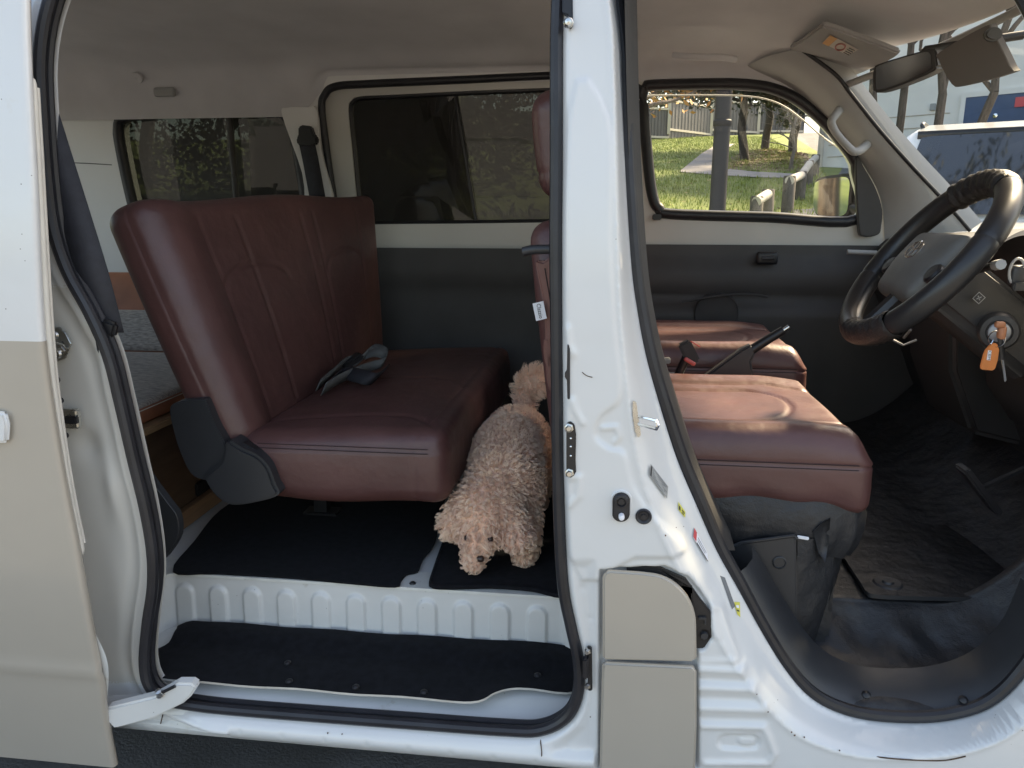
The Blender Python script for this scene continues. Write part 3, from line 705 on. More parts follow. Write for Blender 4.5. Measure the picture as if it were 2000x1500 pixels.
# passenger door: frame, glass, smoked rain guard
pd = wallsheet('passenger_door', [(-0.06, 1.10), (1.12, 1.10), (1.12, 1.25), (0.75, 1.70), (-0.06, 1.74)], [fg], M['cream'], -0.004)
tube('window_gasket', crv([Vector((x, wy(z) - 0.004, z)) for x, z in fxz(FG)], 5, True), 0.0185, M['rubber'], pd, sec=8, closed=True)
pane('window_glass', fg, M['wglass'], 0.045, pd)
box('gasket_clip', far(1283, 424, -0.018), (0.03, 0.02, 0.02), M['black'], pd, 0.003)
rg_t = crv([far(u, v, 0.075) for u, v in ((1250, 150), (1300, 148), (1400, 148), (1480, 150), (1530, 164), (1580, 192), (1630, 238), (1690, 310))], 6)
rg_b = crv([far(u, v, 0.10) for u, v in ((1250, 187), (1300, 186), (1400, 186), (1470, 189), (1520, 202), (1560, 228), (1610, 270), (1668, 308))], 6)
n_ = len(rg_t)
rg = mk('rain_guard', rg_t + rg_b, [(i, i + 1, n_ + i + 1, n_ + i) for i in range(n_ - 1)], M['visor'], VAN)
tube('guard_lip', rg_b, 0.0028, M['ivory'], rg, 6)
card = [(-0.06, 0.46), (1.12, 0.46), (1.12, 1.135), (-0.06, 1.135)]
X_, T_ = sheet(card, [], 0.02)
def pcy(x, z): return 1.520 - 0.05 * float(sstep(0.93, 0.99, np.array([z]))[0]) * float(sstep(1.11, 1.03, np.array([z]))[0]) * 0.5 - 0.05 * float(1 - sstep(0.90, 0.97, np.array([z]))[0])
pc = mk('door_card', [Vector((x, pcy(x, z), z)) for x, z in X_], [tuple(int(i) for i in t) for t in T_], M['dtrim'], pd)
hc = at(1498, 504, 1.49)
rbox('handle_bezel', (0.036, 0.012, 0.022), 0.011, M['black'], pd, 3, (3, 1, 2), lambda A: A + np.array(hc))
tube('inner_door_handle', [hc + Vector((-0.02, -0.014, 0.0)), hc + Vector((0.018, -0.016, 0.001))], 0.007, M['charcoal'], pd, 8)
tube('armrest_edge', crv([at(u, v, 1.455) for u, v in ((1330, 590), (1400, 578), (1460, 574), (1500, 580))], 5), 0.004, M['charcoal'], pd, 6)
tube('door_pull', [at(1655, 492, 1.44), at(1712, 494, 1.44)], 0.008, M['gtrim'], pd, 8)
lathe('door_speaker', at(1400, 590, 1.47) + Vector((0, 0, -0.04)), (0, -1, 0), [(0.075, 0), (0.072, 0.006), (0.064, 0.004), (0, 0.008)], M['dash'], pd, 28)
# mirror sail and outside mirror
sail = [(1672, 312), (1690, 330), (1712, 370), (1724, 410), (1722, 440), (1716, 458), (1686, 462), (1676, 440)]
prism('mirror_sail_cover', crv([far(u, v, -0.035) for u, v in sail], 4, True), (0, 0.02, 0), M['dtrim'], pd, 0.004, 3)
mc = at(1622, 385, 1.80)
mn = Vector((-0.885, -0.46, -0.03)).normalized()
mx_ = Vector((0, 0, 1)).cross(mn).normalized(); my_ = mn.cross(mx_)
outm = [(-0.085, 0.040), (-0.07, 0.062), (0.0, 0.070), (0.085, 0.066), (0.094, 0.0), (0.085, -0.060), (0.02, -0.074), (-0.05, -0.068), (-0.082, -0.035)]
ml = crv([mc + mx_ * a * 1.14 + my_ * b * 1.12 for a, b in outm], 5, True)
om = prism('outside_mirror', ml, -mn * 0.07, M['black'], VAN, 0.012, 4)
prism('mirror_glass', [mc + (p - mc) * 0.86 + mn * 0.0035 for p in ml], -mn * 0.003, M['mirror'], om, 0.0)
tube('mirror_stay', [mc - mn * 0.04 + my_ * -0.02, Vector((0.90, 1.62, 1.24))], 0.022, M['black'], om, 10)

# ---- windscreen, A pillar, header
A1 = crv([at(u, v, y) for u, v, y in ((1440, 140, 1.525), (1530, 168, 1.525), (1590, 212, 1.525), (1645, 268, 1.525), (1688, 326, 1.525), (1720, 390, 1.53), (1728, 470, 1.535))], 8)
B1 = crv([at(u, v, y) for u, v, y in ((1560, 96, 1.40), (1628, 146, 1.40), (1660, 186, 1.405), (1714, 254, 1.42), (1776, 324, 1.435), (1838, 390, 1.45), (1892, 452, 1.46))], 8)
n_ = len(A1); V = []
for k in range(9):
    s_ = k / 8
    for a, b in zip(A1, B1):
        p = a.lerp(b, s_); bul = 0.030 * sin(pi * s_); V.append(p + Vector((-0.4, -0.8, 0.2)) * bul)
for b in B1: V.append(b + Vector((0.05, 0.03, 0.03)))
AP = mk('pillar_cover', V, [(r * n_ + i, r * n_ + i + 1, (r + 1) * n_ + i + 1, (r + 1) * n_ + i) for r in range(9) for i in range(n_ - 1)], M['gtrim'], VAN)
def apil(i, s_, lift=0.0):
    p = A1[i].lerp(B1[i], s_); return p + Vector((-0.4, -0.8, 0.2)) * (0.030 * sin(pi * s_) + lift)
gh = crv([at(1640, 214, 1.455), at(1634, 222, 1.42), at(1624, 238, 1.405), at(1632, 258, 1.405), at(1652, 282, 1.405), at(1668, 296, 1.405), at(1682, 292, 1.42), at(1694, 281, 1.46)], 6)
tube('grab_handle', gh, lambda t: 0.0115 + 0.003 * abs(2 * t - 1), M['gtrim'], AP, 10)
tube('pillar_edge_seal', [b + Vector((0.004, 0.0, 0.002)) for b in B1], 0.006, M['rubber'], AP, 8)
# windscreen: curved sheet from the cowl to the header
def wsx(y, t):
    top = Vector((hx(y) + 0.02, y, 1.69 - 0.055 * (abs(y - 0.77) / 0.65) ** 2)); bot = Vector((1.26 - 0.17 * (abs(y - 0.77) / 0.70) ** 2.2, y, 1.16))
    p = bot.lerp(top, t); p.x += 0.03 * sin(pi * t); return p
V = [wsx(0.06 + 1.44 * i / 24, j / 10) for j in range(11) for i in range(25)]
WS = mk('windscreen', V, [(j * 25 + i, j * 25 + i + 1, (j + 1) * 25 + i + 1, (j + 1) * 25 + i) for j in range(10) for i in range(24)], M['wscreen'], VAN)
tube('header_trim', crv([wsx(0.10 + 1.32 * i / 14, 1.0) + Vector((-0.012, 0, -0.004)) for i in range(15)], 3), 0.011, M['gtrim'], VAN, 8)
# near A pillar
tube('near_front_pillar', crv([Vector((0.62, 0.10, 1.73)), Vector((0.76, 0.07, 1.64)), Vector((0.95, 0.05, 1.42)), Vector((1.13, 0.04, 1.20)), Vector((1.2, 0.03, 0.9))], 5), 0.05, M['white'], VAN, 10, squash=0.8)
# sun visors, mirror
def visor(name, quad, m, th=0.018):
    return prism(name, quad, th, m, VAN, 0.006, 3)
vq_ = [at(u, v, y) for u, v, y in ((1520, 118, 1.34), (1606, 54, 1.22), (1752, 108, 0.86), (1640, 158, 1.20))]
def zoff(p, dz): return Vector((p.x, p.y, p.z + dz))
def headz(x, y):
    best = min(HL.data.vertices, key=lambda v: (v.co.x - x) ** 2 + (v.co.y - y) ** 2); return best.co.z
VP0 = Vector((0.45, 1.15, 1.748)); VN_ = Vector((0.30, -0.06, 1.0)).normalized()
def onpl(u, v, lift=0.0):
    d = ray(u, v); return CAM + d * (((VP0 - VN_ * lift) - CAM).dot(VN_) / d.dot(VN_))
PV = prism('passenger_sun_visor', crv([onpl(u, v) for u, v in ((1522, 112), (1560, 84), (1596, 58), (1612, 54), (1680, 78), (1744, 102), (1752, 110), (1716, 130), (1650, 156), (1634, 158), (1580, 140))], 3, True), VN_ * 0.016, mat('visor_fabric', (0.34, 0.33, 0.33), 0.9, var=0.06, bump=0.3, bscale=800), VAN, 0.005, 3)
stk = [onpl(1606, 84, 0.0015), onpl(1656, 108, 0.0015), onpl(1677, 97, 0.0015), onpl(1622, 68, 0.0015)]
M['cream2'] = mat('warning_sticker', (0.62, 0.56, 0.50), 0.6); M['orange2'] = mat('sticker_orange', (0.72, 0.36, 0.12), 0.6)
M['redring'] = mat('sticker_red', (0.45, 0.16, 0.14), 0.6)
sk = mk('warning_sticker', stk, [(0, 1, 2, 3)], M['cream2'], PV, smooth=False)
mk('sticker_header', [p + Vector((0, 0, -0.001)) for p in (stk[0], stk[0].lerp(stk[1], 0.24), stk[3].lerp(stk[2], 0.24), stk[3])], [(0, 1, 2, 3)], M['orange2'], PV, smooth=False)
ctr = (stk[0] + stk[2]) / 2 + Vector((0, 0.0, -0.0025))
tube('sticker_ring', [ctr + (stk[1] - stk[0]) * 0.14 * cos(a) + (stk[3] - stk[0]) * 0.36 * sin(a) for a in np.linspace(0, 2 * pi, 24, endpoint=False)], 0.002, M['redring'], PV, 5, closed=True, squash=1)
for k in range(4): tube('sticker_line', [ctr + (stk[1] - stk[0]) * 0.24 + (stk[3] - stk[0]) * (0.3 - 0.2 * k), ctr + (stk[1] - stk[0]) * 0.45 + (stk[3] - stk[0]) * (0.3 - 0.2 * k)], 0.0012, M['ink'], PV, 4)
# driver's visor swung down towards the screen
dvq = [at(u, v, y) for u, v, y in ((1828, 118, 0.66), (1846, 100, 0.66), (1918, 52, 0.52), (1930, 62, 0.50), (1984, 128, 0.46), (1978, 142, 0.46), (1880, 168, 0.58), (1850, 166, 0.62))]
cvd = sum(dvq, Vector()) / len(dvq)
nrm = (dvq[2] - dvq[0]).cross(dvq[6] - dvq[0]).normalized()
dvq = [p - nrm * (p - cvd).dot(nrm) for p in dvq]
DV = prism('driver_sun_visor', crv(dvq, 3, True), nrm * 0.016, mat('visor_vinyl', (0.17, 0.155, 0.145), 0.7, var=0.06, bump=0.2, bscale=600), VAN, 0.005, 3)
g = Geo(); c0 = at(1942, 66, 0.46)
prism('visor_clip', [c0 + Vector((0.013 * cos(a) * 1.3, 0.0, 0.013 * sin(a))) for a in np.linspace(0, 2 * pi, 12, endpoint=False)], (0, 0.012, 0), M['dtrim'], DV, 0.004)
rm = [at(u, v, y) for u, v, y in ((1704, 140, 0.87), (1712, 126, 0.86), (1790, 102, 0.79), (1824, 96, 0.76), (1829, 118, 0.76), (1824, 138, 0.765), (1760, 166, 0.82), (1712, 181, 0.865), (1704, 172, 0.87))]
RM = prism('rear_view_mirror', crv(rm, 3, True), (0.035, 0.035, 0.004), M['dtrim'], VAN, 0.008, 4)
rcn = sum(rm, Vector()) / len(rm)
prism('mirror_glass', [rcn + (p - rcn) * 0.86 + Vector((-0.0012, -0.0012, 0)) for p in crv(rm, 3, True)], (0.002, 0.002, 0), mat('dim_mirror', (0.25, 0.24, 0.235), 0.12, 1.0), RM, 0)
tube('mirror_arm', [rcn + Vector((0.03, 0.03, 0.01)), rcn + Vector((0.06, 0.03, 0.05)), wsx(0.83, 0.92)], 0.010, M['dtrim'], RM, 8)
# headliner fittings
p0 = at(322, 180, 1.49)
rbox('coat_hook', (0.040, 0.012, 0.016), 0.010, M['gtrim'], HL, 3, (3, 1, 1), lambda A: A + np.array(p0))
hb = crv([at(1316, 108, 1.36), at(1340, 110, 1.33), at(1380, 112, 1.33), at(1412, 112, 1.33), at(1436, 116, 1.36)], 5)
tube('roof_grab_handle', hb, 0.010, M['liner'], HL, 8)
lathe('map_lamp', Vector((0.62, 0.80, headz(0.62, 0.80) + 0.004)), (0, 0, -1), [(0.05, 0), (0.048, 0.012), (0.036, 0.017), (0, 0.019)], M['gtrim'], HL, 20)
lathe('trim_button', at(268, 152, 1.47), (0, -1, -0.6), [(0.02, -0.004), (0.018, 0.003), (0.010, 0.004), (0, 0.002)], M['liner'], HL, 16)

# ---- rear end, firewall, near quarter so that the cabin is closed
rw = [(0.06, 0.25), (1.62, 0.25), (1.62, 1.6), (1.45, 1.80), (0.22, 1.80), (0.06, 1.6)]
rh = [(0.26, 0.98), (1.42, 0.98), (1.38, 1.66), (0.30, 1.66)]
X_, T_ = sheet(rw, [rh], 0.3)
RW = mk('tailgate', [Vector((-2.40, y, z)) for y, z in X_], [tuple(int(i) for i in t) for t in T_], M['wtrim'], VAN, smooth=False)
X_, T_ = sheet(rh, [], 0.5); mk('tailgate_glass', [Vector((-2.41, y, z)) for y, z in X_], [tuple(int(i) for i in t) for t in T_], M['wglass'], RW, smooth=False)
nq = [(-2.42, 0.25), (-1.55, 0.25), (-1.55, 1.78), (-2.42, 1.78)]; nh = [(-2.2, 1.22), (-1.62, 1.22), (-1.62, 1.62), (-2.2, 1.62)]
X_, T_ = sheet(nq, [nh], 0.3); NQ = mk('near_quarter_panel', [Vector((x, tum(z) + 0.01, z)) for x, z in X_], [tuple(int(i) for i in t) for t in T_], M['white'], VAN, smooth=False)
X_, T_ = sheet(nh, [], 0.5); mk('near_quarter_glass', [Vector((x, tum(z) + 0.015, z)) for x, z in X_], [tuple(int(i) for i in t) for t in T_], M['wglass'], NQ, smooth=False)
box('firewall', (1.36, 0.80, 0.74), (0.04, 1.46, 0.86), M['dash'], VAN, 0.01)
fb = prism('nose_panel', [Vector((x, 0.02, z)) for x, z in ((1.30, 0.25), (1.52, 0.27), (1.55, 0.6), (1.50, 0.9), (1.36, 1.12), (1.26, 1.17), (1.30, 0.9))], (0, 1.60, 0), M['white'], VAN, 0.03, 4)
for x in (0.78, -2.0):
    for y, d in ((0.12, -1), (1.52, 1)):
        if x > 0: x_ = 0.95 if y > 1 else 1.02
        else: x_ = x
        wv = lathe('wheel', (x_ + (0.25 if x > 0 else 0), y, 0.285), (0, d, 0), [(0.16, -0.07), (0.27, -0.075), (0.285, -0.055), (0.285, 0.055), (0.27, 0.075), (0.19, 0.078), (0.18, 0.06), (0, 0.05)], M['rubber'], VAN, 28)
        lathe('rim', (x_ + (0.25 if x > 0 else 0), y + d * 0.052, 0.285), (0, d, 0), [(0.182, 0.018), (0.17, 0.004), (0.08, 0.0), (0.06, 0.02), (0, 0.022)], M['chrome'], wv, 24)
# ================================================================== seats (parts of the van)
def groove(d, wdt, amp): return -amp * np.exp(-(d / wdt) ** 2)
def loop_tube(name, pts, r, m, parent): return tube(name, pts, r, m, parent, 5)

RB = empty('rear_bench_seat', (-0.56, 0.80, 0.45), VAN)
# cushion: local x back(-) to front(+), y near(-) to far(+), z
hC = (0.235, 0.525, 0.082); cC = np.array([-0.560, 0.815, 0.706])
def dCush(A):
    B = A.copy(); x, y, z = A.T
    u = x / hC[0]; v = y / hC[1]; topm = sstep(0.2, 0.9, z / hC[2])
    B[:, 2] += topm * (0.014 * (1 - u ** 2) * (1 - v ** 4) + 0.012 * u)            # crown, front slightly raised
    B[:, 0] += 0.018 * (1 - np.clip(v, -1, 1) ** 4) * sstep(0.3, 1, u) * 0.3
    B[:, 2] += -0.010 * (z < -0.05) * np.cos(x * 16 + 0.6) * 0.5
    B[:, 1] += -0.010 * (v < -0.9) * (1 - (z / hC[2]) ** 2)                          # near side bulges
    tz_ = (z > 0.03)
    pan = np.c_[x, y]
    l1 = [(-0.24, -0.425), (0.06, -0.405), (0.13, -0.415), (0.175, -0.455), (0.20, -0.49)]
    l2 = [(0.175, -0.455), (0.185, -0.38), (0.19, 0.5)]
    l3 = [(-0.24, -0.05), (0.10, -0.03), (0.155, -0.06), (0.185, -0.12)]
    for l_ in (l1, l2, l3): B[:, 2] += tz_ * groove(seg_dist(pan, l_), 0.006, 0.0045)
    sidey = (v < -0.8); d = np.abs(z - 0.052); B[:, 1] -= np.where(sidey, groove(d, 0.004, 0.0035), 0)
    B[:, 1] += np.where(sidey, -groove(np.abs(x - 0.165), 0.004, 0.003), 0)
    fr = (u > 0.8); B[:, 0] += np.where(fr, groove(np.abs(z - 0.052), 0.004, 0.003), 0)
    return B + cC
rbox('seat_cushion', hC, 0.042, M['leather'], RB, 6, (64, 120, 14), dCush)
g = Geo()
for dz in (0.056, 0.046):
    g.tube([Vector(cC) + Vector((x, -hC[1] - 0.0105 + (0.012 * max(0, (abs(x) - 0.19) / 0.045)) ** 1, dz + 0.0 * x)) for x in np.linspace(-0.18, 0.195, 40)], 0.0009, sec=4)
g.build('cushion_stitching', M['seamdark'], RB)
# backrest
ANG = math.atan2(0.19, 0.51); hB = (0.056, 0.525, 0.288)
RBk = Matrix.Rotation(-ANG, 3, 'Y')
base = Vector((-0.812, 0.815, 0.725))
RBn = np.array(RBk)
def dBack(A):
    B = A.copy(); x, y, z = A.T; u = x / hB[0]; v = y / hB[1]; wz = z / hB[2]
    front = sstep(0.1, 0.8, u)
    B[:, 0] += front * (0.016 * (1 - v ** 4) * np.cos(wz * 1.2) - 0.006)
    pan = np.c_[y, z]
    for yy in (-0.395, -0.245, 0.035, 0.10, 0.36):
        B[:, 0] += front * groove(seg_dist(pan, [(yy, -0.3), (yy + (0.01 if yy < -0.3 else -0.004), 0.22)]), 0.0060, 0.0032)
    arc = [(-0.38 + 0.135 * (1 - cos(t)) / 1.0, 0.06 + 0.05 * sin(t)) for t in np.linspace(0, pi, 16)]
    B[:, 0] += front * groove(seg_dist(pan, arc), 0.005, 0.004)
    arc = [(0.11 + 0.12 * (1 - cos(t)), 0.06 + 0.05 * sin(t)) for t in np.linspace(0, pi, 16)]
    B[:, 0] += front * groove(seg_dist(pan, arc), 0.005, 0.004)
    # near bolster
    B[:, 0] += front * 0.016 * np.exp(-((y + 0.455) / 0.05) ** 2)
    B[:, 1] -= (v < -0.85) * 0.008 * (1 - wz ** 2)
    B[:, 1] += (v < -0.85) * -groove(np.abs(x - 0.012), 0.004, 0.003)
    B[:, 2] += sstep(0.8, 1, wz) * 0.006 * np.cos(y * 9)
    C_ = B + np.array([0.0, 0, hB[2]])
    W_ = C_ @ RBn.T + np.array(base)
    f_ = np.clip((v + 1) / 2, 0, 1) * np.clip((wz + 1) / 2, 0, 1)
    W_[:, 0] += 0.19 * f_; W_[:, 2] += 0.030 * f_
    return W_
rbox('seat_backrest', hB, 0.044, M['leather'], RB, 6, (8, 150, 80), dBack)
# folding hinge covers
up = [(331, 800), (345, 786), (395, 780), (404, 790), (420, 830), (440, 870), (438, 900), (425, 932), (400, 938), (372, 925), (350, 880), (338, 840)]
hu = prism('hinge_cover', crv([at(u, v, 0.262) for u, v in up], 4, True), (0, 0.05, 0), M['charcoal'], RB, 0.010, 4)
lo = [(400, 930), (432, 900), (442, 862), (470, 876), (500, 890), (522, 912), (535, 945), (542, 968), (500, 982), (452, 988), (425, 975), (408, 955)]
prism('hinge_cover', crv([at(u, v, 0.248) for u, v in lo], 4, True), (0, 0.06, 0), M['charcoal'], RB, 0.010, 4)
lp_ = [(438, 866), (452, 862), (480, 868), (512, 888), (530, 920), (520, 912), (498, 893), (468, 880)]
prism('hinge_arm', crv([at(u, v, 0.27) for u, v in lp_], 3, True), (0, 0.03, 0), M['black'], RB, 0.003, 2)
for x, y in ((-0.74, 0.62), (-0.38, 0.60), (-0.74, 1.25), (-0.40, 1.25)):
    gL = Geo(); gL.box((x, y, 0.545), (0.035, 0.03, 0.20)); gL.box((x, y, 0.463), (0.09, 0.05, 0.014)); gL.build('seat_leg', M['black'], RB, smooth=False)
gL = Geo(); gL.tube([Vector((-0.40, 0.52, 0.60)), Vector((-0.40, 1.28, 0.60))], 0.014); gL.tube([Vector((-0.74, 0.52, 0.60)), Vector((-0.74, 1.28, 0.60))], 0.014); gL.build('seat_frame', M['black'], RB)
# loose lap belt lying at the crease
def ribbon_geo(pts, wv, th=0.0014):
    P = [Vector(p) for p in pts]; V = []; F = []; n = len(P)
    for i, p in enumerate(P):
        wv_ = wv(i / (n - 1)) if callable(wv) else Vector(wv)
        t_ = (P[min(i + 1, n - 1)] - P[max(i - 1, 0)]).normalized(); nn = t_.cross(wv_).normalized() * th
        V += [p - wv_ - nn, p + wv_ - nn, p + wv_ + nn, p - wv_ + nn]
    for i in range(n - 1):
        for k in range(4): F.append((i * 4 + k, i * 4 + (k + 1) % 4, i * 4 + 4 + (k + 1) % 4, i * 4 + 4 + k))
    F += [(3, 2, 1, 0), tuple((n - 1) * 4 + k for k in range(4))]
    return V, F
SBk = empty('rear_lap_belt', at(690, 730, 0.75), VAN)
zc = 0.806
def onc(u, v, h=0.0): return atz(u, v, zc + h)
rp = crv([onc(632, 760, 0.004), onc(660, 742, 0.012), onc(690, 728, 0.018), onc(722, 716, 0.022), onc(748, 708, 0.028), onc(752, 694, 0.042), onc(735, 688, 0.050), onc(715, 694, 0.04)], 6)
mk('belt_webbing', *ribbon_geo(rp, lambda t: Vector((0.005, 0.008, 0.015)) * (1 - 0.2 * t)), M['strapg'], SBk)
rp = crv([onc(622, 752, 0.01), onc(650, 728, 0.02), onc(676, 706, 0.03), onc(700, 704, 0.03), onc(728, 682, 0.055), onc(752, 690, 0.045), onc(750, 704, 0.02)], 6)
mk('belt_webbing', *ribbon_geo(rp, lambda t: Vector((0.004, 0.010, 0.013))), M['strapg'], SBk)
rp = crv([onc(640, 750, 0.006), onc(668, 728, 0.016), onc(700, 734, 0.02), onc(730, 740, 0.012), onc(752, 722, 0.01)], 6)
mk('belt_webbing', *ribbon_geo(rp, lambda t: Vector((0.010, 0.012, 0.014))), M['strap'], SBk)
box('belt_buckle', onc(686, 706, 0.028), (0.030, 0.075, 0.022), M['black'], SBk, 0.005, Matrix.Rotation(radians(-35), 3, 'Z') @ Matrix.Rotation(radians(20), 3, 'X'))

def front_seat(name, x0, x1, y0, y1, ztop, near):
    E_ = empty(name, ((x0 + x1) / 2, (y0 + y1) / 2, 0.47), VAN)
    h = ((x1 - x0) / 2, (y1 - y0) / 2, 0.068); c = np.array([(x0 + x1) / 2, (y0 + y1) / 2, ztop - 0.068])
    def d(A):
        B = A.copy(); x, y, z = A.T; u = x / h[0]; v = y / h[1]; topm = sstep(0.1, 0.9, z / h[2])
        B[:, 2] += topm * (0.022 * sstep(0.45, 0.9, np.abs(v)) * (1 - 0.6 * sstep(0.3, 1, u)) + 0.010 * (1 - v ** 2) * sstep(-0.2, 0.7, u) - 0.035 * sstep(0.72, 1.0, u) ** 2)
        B[:, 2] -= 0.020 * (z < -0.03) * sstep(0.2, 0.9, u) * np.abs(np.cos(x * 15)) * (np.abs(v) > 0.8)
        pan = np.c_[x, y]; tz_ = z > 0.02
        ins = [(-h[0], -h[1] * 0.50), (0.0, -h[1] * 0.52)] + [(0.02 + 0.085 * sin(t), -h[1] * 0.52 * cos(t)) for t in np.linspace(0, pi, 18)] + [(-h[0], h[1] * 0.50)]
        for l_ in (ins, [(-h[0], -h[1] * 0.70), (h[0] * 0.5, -h[1] * 0.66), (h[0], -h[1] * 0.62)], [(-h[0], h[1] * 0.68), (h[0] * 0.4, h[1] * 0.66), (h[0] * 0.85, h[1] * 0.5)]):
            B[:, 2] += tz_ * groove(seg_dist(pan, l_), 0.0055, 0.005)
        sdy = np.abs(v) > 0.85
        B[:, 1] += np.where(sdy, -np.sign(v) * 0.003 * np.exp(-((z - 0.020) / 0.0035) ** 2), 0)
        B[:, 1] += np.where(sdy, np.sign(v) * 0.010 * (1 - (z / h[2]) ** 2), 0)
        B[:, 1] += np.where(sdy, np.sign(v) * 0.004 * np.sin(x * 42 + z * 30) * sstep(0.0, -0.06, z), 0)
        B[:, 0] += np.where(u > 0.85, 0.003 * np.sin(y * 50) * sstep(0.0, -0.06, z) - 0.003 * np.exp(-((z - 0.020) / 0.0035) ** 2), 0)
        return B + c
    rbox('seat_cushion', h, 0.040, M['leather'], E_, 5, (60, 70, 14), d)
    gS = Geo()
    for dz in (0.0245, 0.0155):
        yy = (y0 if near else y0) - 0.0095
        gS.tube([Vector((x, yy, c[2] + dz)) for x in np.linspace(x0 + 0.035, x1 - 0.035, 40)], 0.0009, sec=4)
    gS.build('cushion_stitching', M['seamdark'], E_)
    # backrest
    hb_ = (0.100, (y1 - y0) / 2 - 0.005, 0.225); an = radians(7); R_ = np.array(Matrix.Rotation(-an, 3, 'Y')); b_ = np.array([x0 - 0.075, (y0 + y1) / 2, ztop - 0.045])
    def db(A):
        B = A.copy(); x, y, z = A.T; u = x / hb_[0]; v = y / hb_[1]; wz = z / hb_[2]
        fr = sstep(0.1, 0.9, u)
        B[:, 0] += fr * (0.02 * sstep(0.5, 0.9, np.abs(v)) - 0.004)
        B[:, 1] *= 1 - 0.14 * sstep(0.3, 1.0, wz)
        pan = np.c_[y, z]
        for s_ in (-1, 1): B[:, 0] += fr * groove(seg_dist(pan, [(s_ * 0.13, -0.3), (s_ * 0.12, 0.2)]), 0.006, 0.005)
        sdy = np.abs(v) > 0.8
        for q in (-0.02, 0.03): B[:, 1] -= np.where(sdy, np.sign(v) * 0.003 * np.exp(-((x - q) / 0.004) ** 2), 0)
        B[:, 1] += np.where(sdy, np.sign(v) * 0.004 * np.sin(z * 55) * (x > 0.02), 0)
        return (B + np.array([0, 0, hb_[2]])) @ R_.T + b_
    rbox('seat_backrest', hb_, 0.04, M['leather'], E_, 5, (8, 50, 60), db)
    topc = Vector(b_) + Vector(R_ @ np.array([-0.022, 0, 0.45 + 0.140]))
    hh = (0.052, 0.135, 0.104)
    def dh(A):
        B = A.copy(); x, y, z = A.T
        B[:, 0] *= 1 + 0.12 * (1 - (z / hh[2]) ** 2)
        for q in (-0.028, 0.024): B[:, 1] -= np.where(np.abs(y) > 0.11, np.sign(y) * 0.003 * np.exp(-((x - q) / 0.004) ** 2), 0)
        B[:, 0] += groove(np.abs(z + 0.05), 0.004, 0.003) * np.sign(x)
        return B @ R_.T + np.array(topc)
    rbox('headrest', hh, 0.040, M['leather'], E_, 5, (6, 24, 24), dh)
    for s_ in (-0.06, 0.06):
        gP = Geo(); gP.tube([topc + Vector((0, s_, -0.14)) + Vector((0.02, 0, 0)), topc + Vector((0, s_, -0.06))], 0.006)
        gP.build('headrest_post', M['bright'], E_)
    return E_, topc
DS, dtop = front_seat('driver_seat', 0.075, 0.500, 0.195, 0.690, 0.838, True)
PS, ptop = front_seat('passenger_seat', 0.085, 0.545, 0.885, 1.365, 0.876, False)
# rear of the driver's backrest as seen through the sliding door: cover panel, strap, white maker's tag
bx = lambda u, v: at(u, v, 0.188)
prism('backrest_cover', crv([bx(u, v) for u, v in ((1046, 515), (1060, 512), (1108, 512), (1112, 760), (1072, 760), (1066, 690), (1062, 600))], 3, True), (0, 0.03, 0), M['leather2'], DS, 0.006, 3)
prism('backrest_cover', crv([bx(u, v) for u, v in ((1062, 668), (1070, 662), (1110, 662), (1110, 716), (1072, 718), (1063, 700))], 3, True), (0, 0.036, 0), M['leather2'], DS, 0.006, 3)
tube('cover_stitching', [bx(u, v) + Vector((0, -0.0008, 0)) for u, v in ((1064, 524), (1070, 560), (1077, 600))], 0.0012, M['seamdark'], DS, 5)
tube('recline_bar', crv([at(1022, 492, 0.17), at(1040, 488, 0.168), at(1075, 487, 0.166), at(1110, 487, 0.166)], 4), 0.0085, M['charcoal'], DS, 10)
tq = [at(u, v, 0.176) for u, v in ((1040, 593), (1061, 588), (1068, 622), (1047, 627))]
tg = prism('fabric_tag', tq, (0, 0.0012, 0), M['paper'], DS, 0.0)
fr_ = frame((tq[0] + tq[1] + tq[2] + tq[3]) / 4 + Vector((0, -0.0006, 0)), tq[3] - tq[0], tq[1] - tq[0])
tv, tf = text_geo('Clazzio', 0.0105); wtx = max(v.x for v in tv) - min(v.x for v in tv)
fq = frame((tq[0] + tq[1] + tq[2] + tq[3]) / 4 + Vector((0, -0.0008, 0)), tq[2] - tq[1], tq[1] - tq[0])
mk('tag_lettering', [fq((v.x * 0.027 / wtx, v.y, 0)) for v in tv], tf, M['ink'], DS, smooth=False)

# ---- driver's seat box, vinyl skirt and lower plastic
sk_ = [(0.16, 0.205, 0.735), (0.30, 0.20, 0.728), (0.43, 0.205, 0.722), (0.490, 0.235, 0.715), (0.50, 0.32, 0.71), (0.50, 0.70, 0.71)]
rowsK = [(0, 0, 0), (0.0, -0.012, -0.03), (-0.002, -0.010, -0.065), (-0.006, 0.0, -0.10), (-0.010, 0.014, -0.125)]
V = []
pth = crv([Vector(p) for p in sk_], 8); n_ = len(pth)
cenk = Vector((0.30, 0.46, 0.7))
for dx, dy, dz in rowsK:
    for i, p in enumerate(pth):
        o_ = (Vector((p.x, p.y, 0)) - Vector((cenk.x, cenk.y, 0))).normalized()
        V.append(p + o_ * (-dy) + Vector((0, 0, dz)) + o_ * 0.004 * sin(i * 1.3) * (-dz * 10))
mk('seat_skirt', V, [(r * n_ + i, r * n_ + i + 1, (r + 1) * n_ + i + 1, (r + 1) * n_ + i) for r in range(4) for i in range(n_ - 1)], M['vinyl'], VAN)
pb_ = [at(u, v, 0.185) for u, v in ((1404, 1078), (1425, 1070), (1448, 1060), (1551, 1046), (1556, 1052), (1560, 1340), (1530, 1330), (1470, 1220), (1432, 1150))]
sb = prism('seat_base_panel', pb_, (0, 0.012, 0), M['charcoal'], VAN, 0.004, 3)
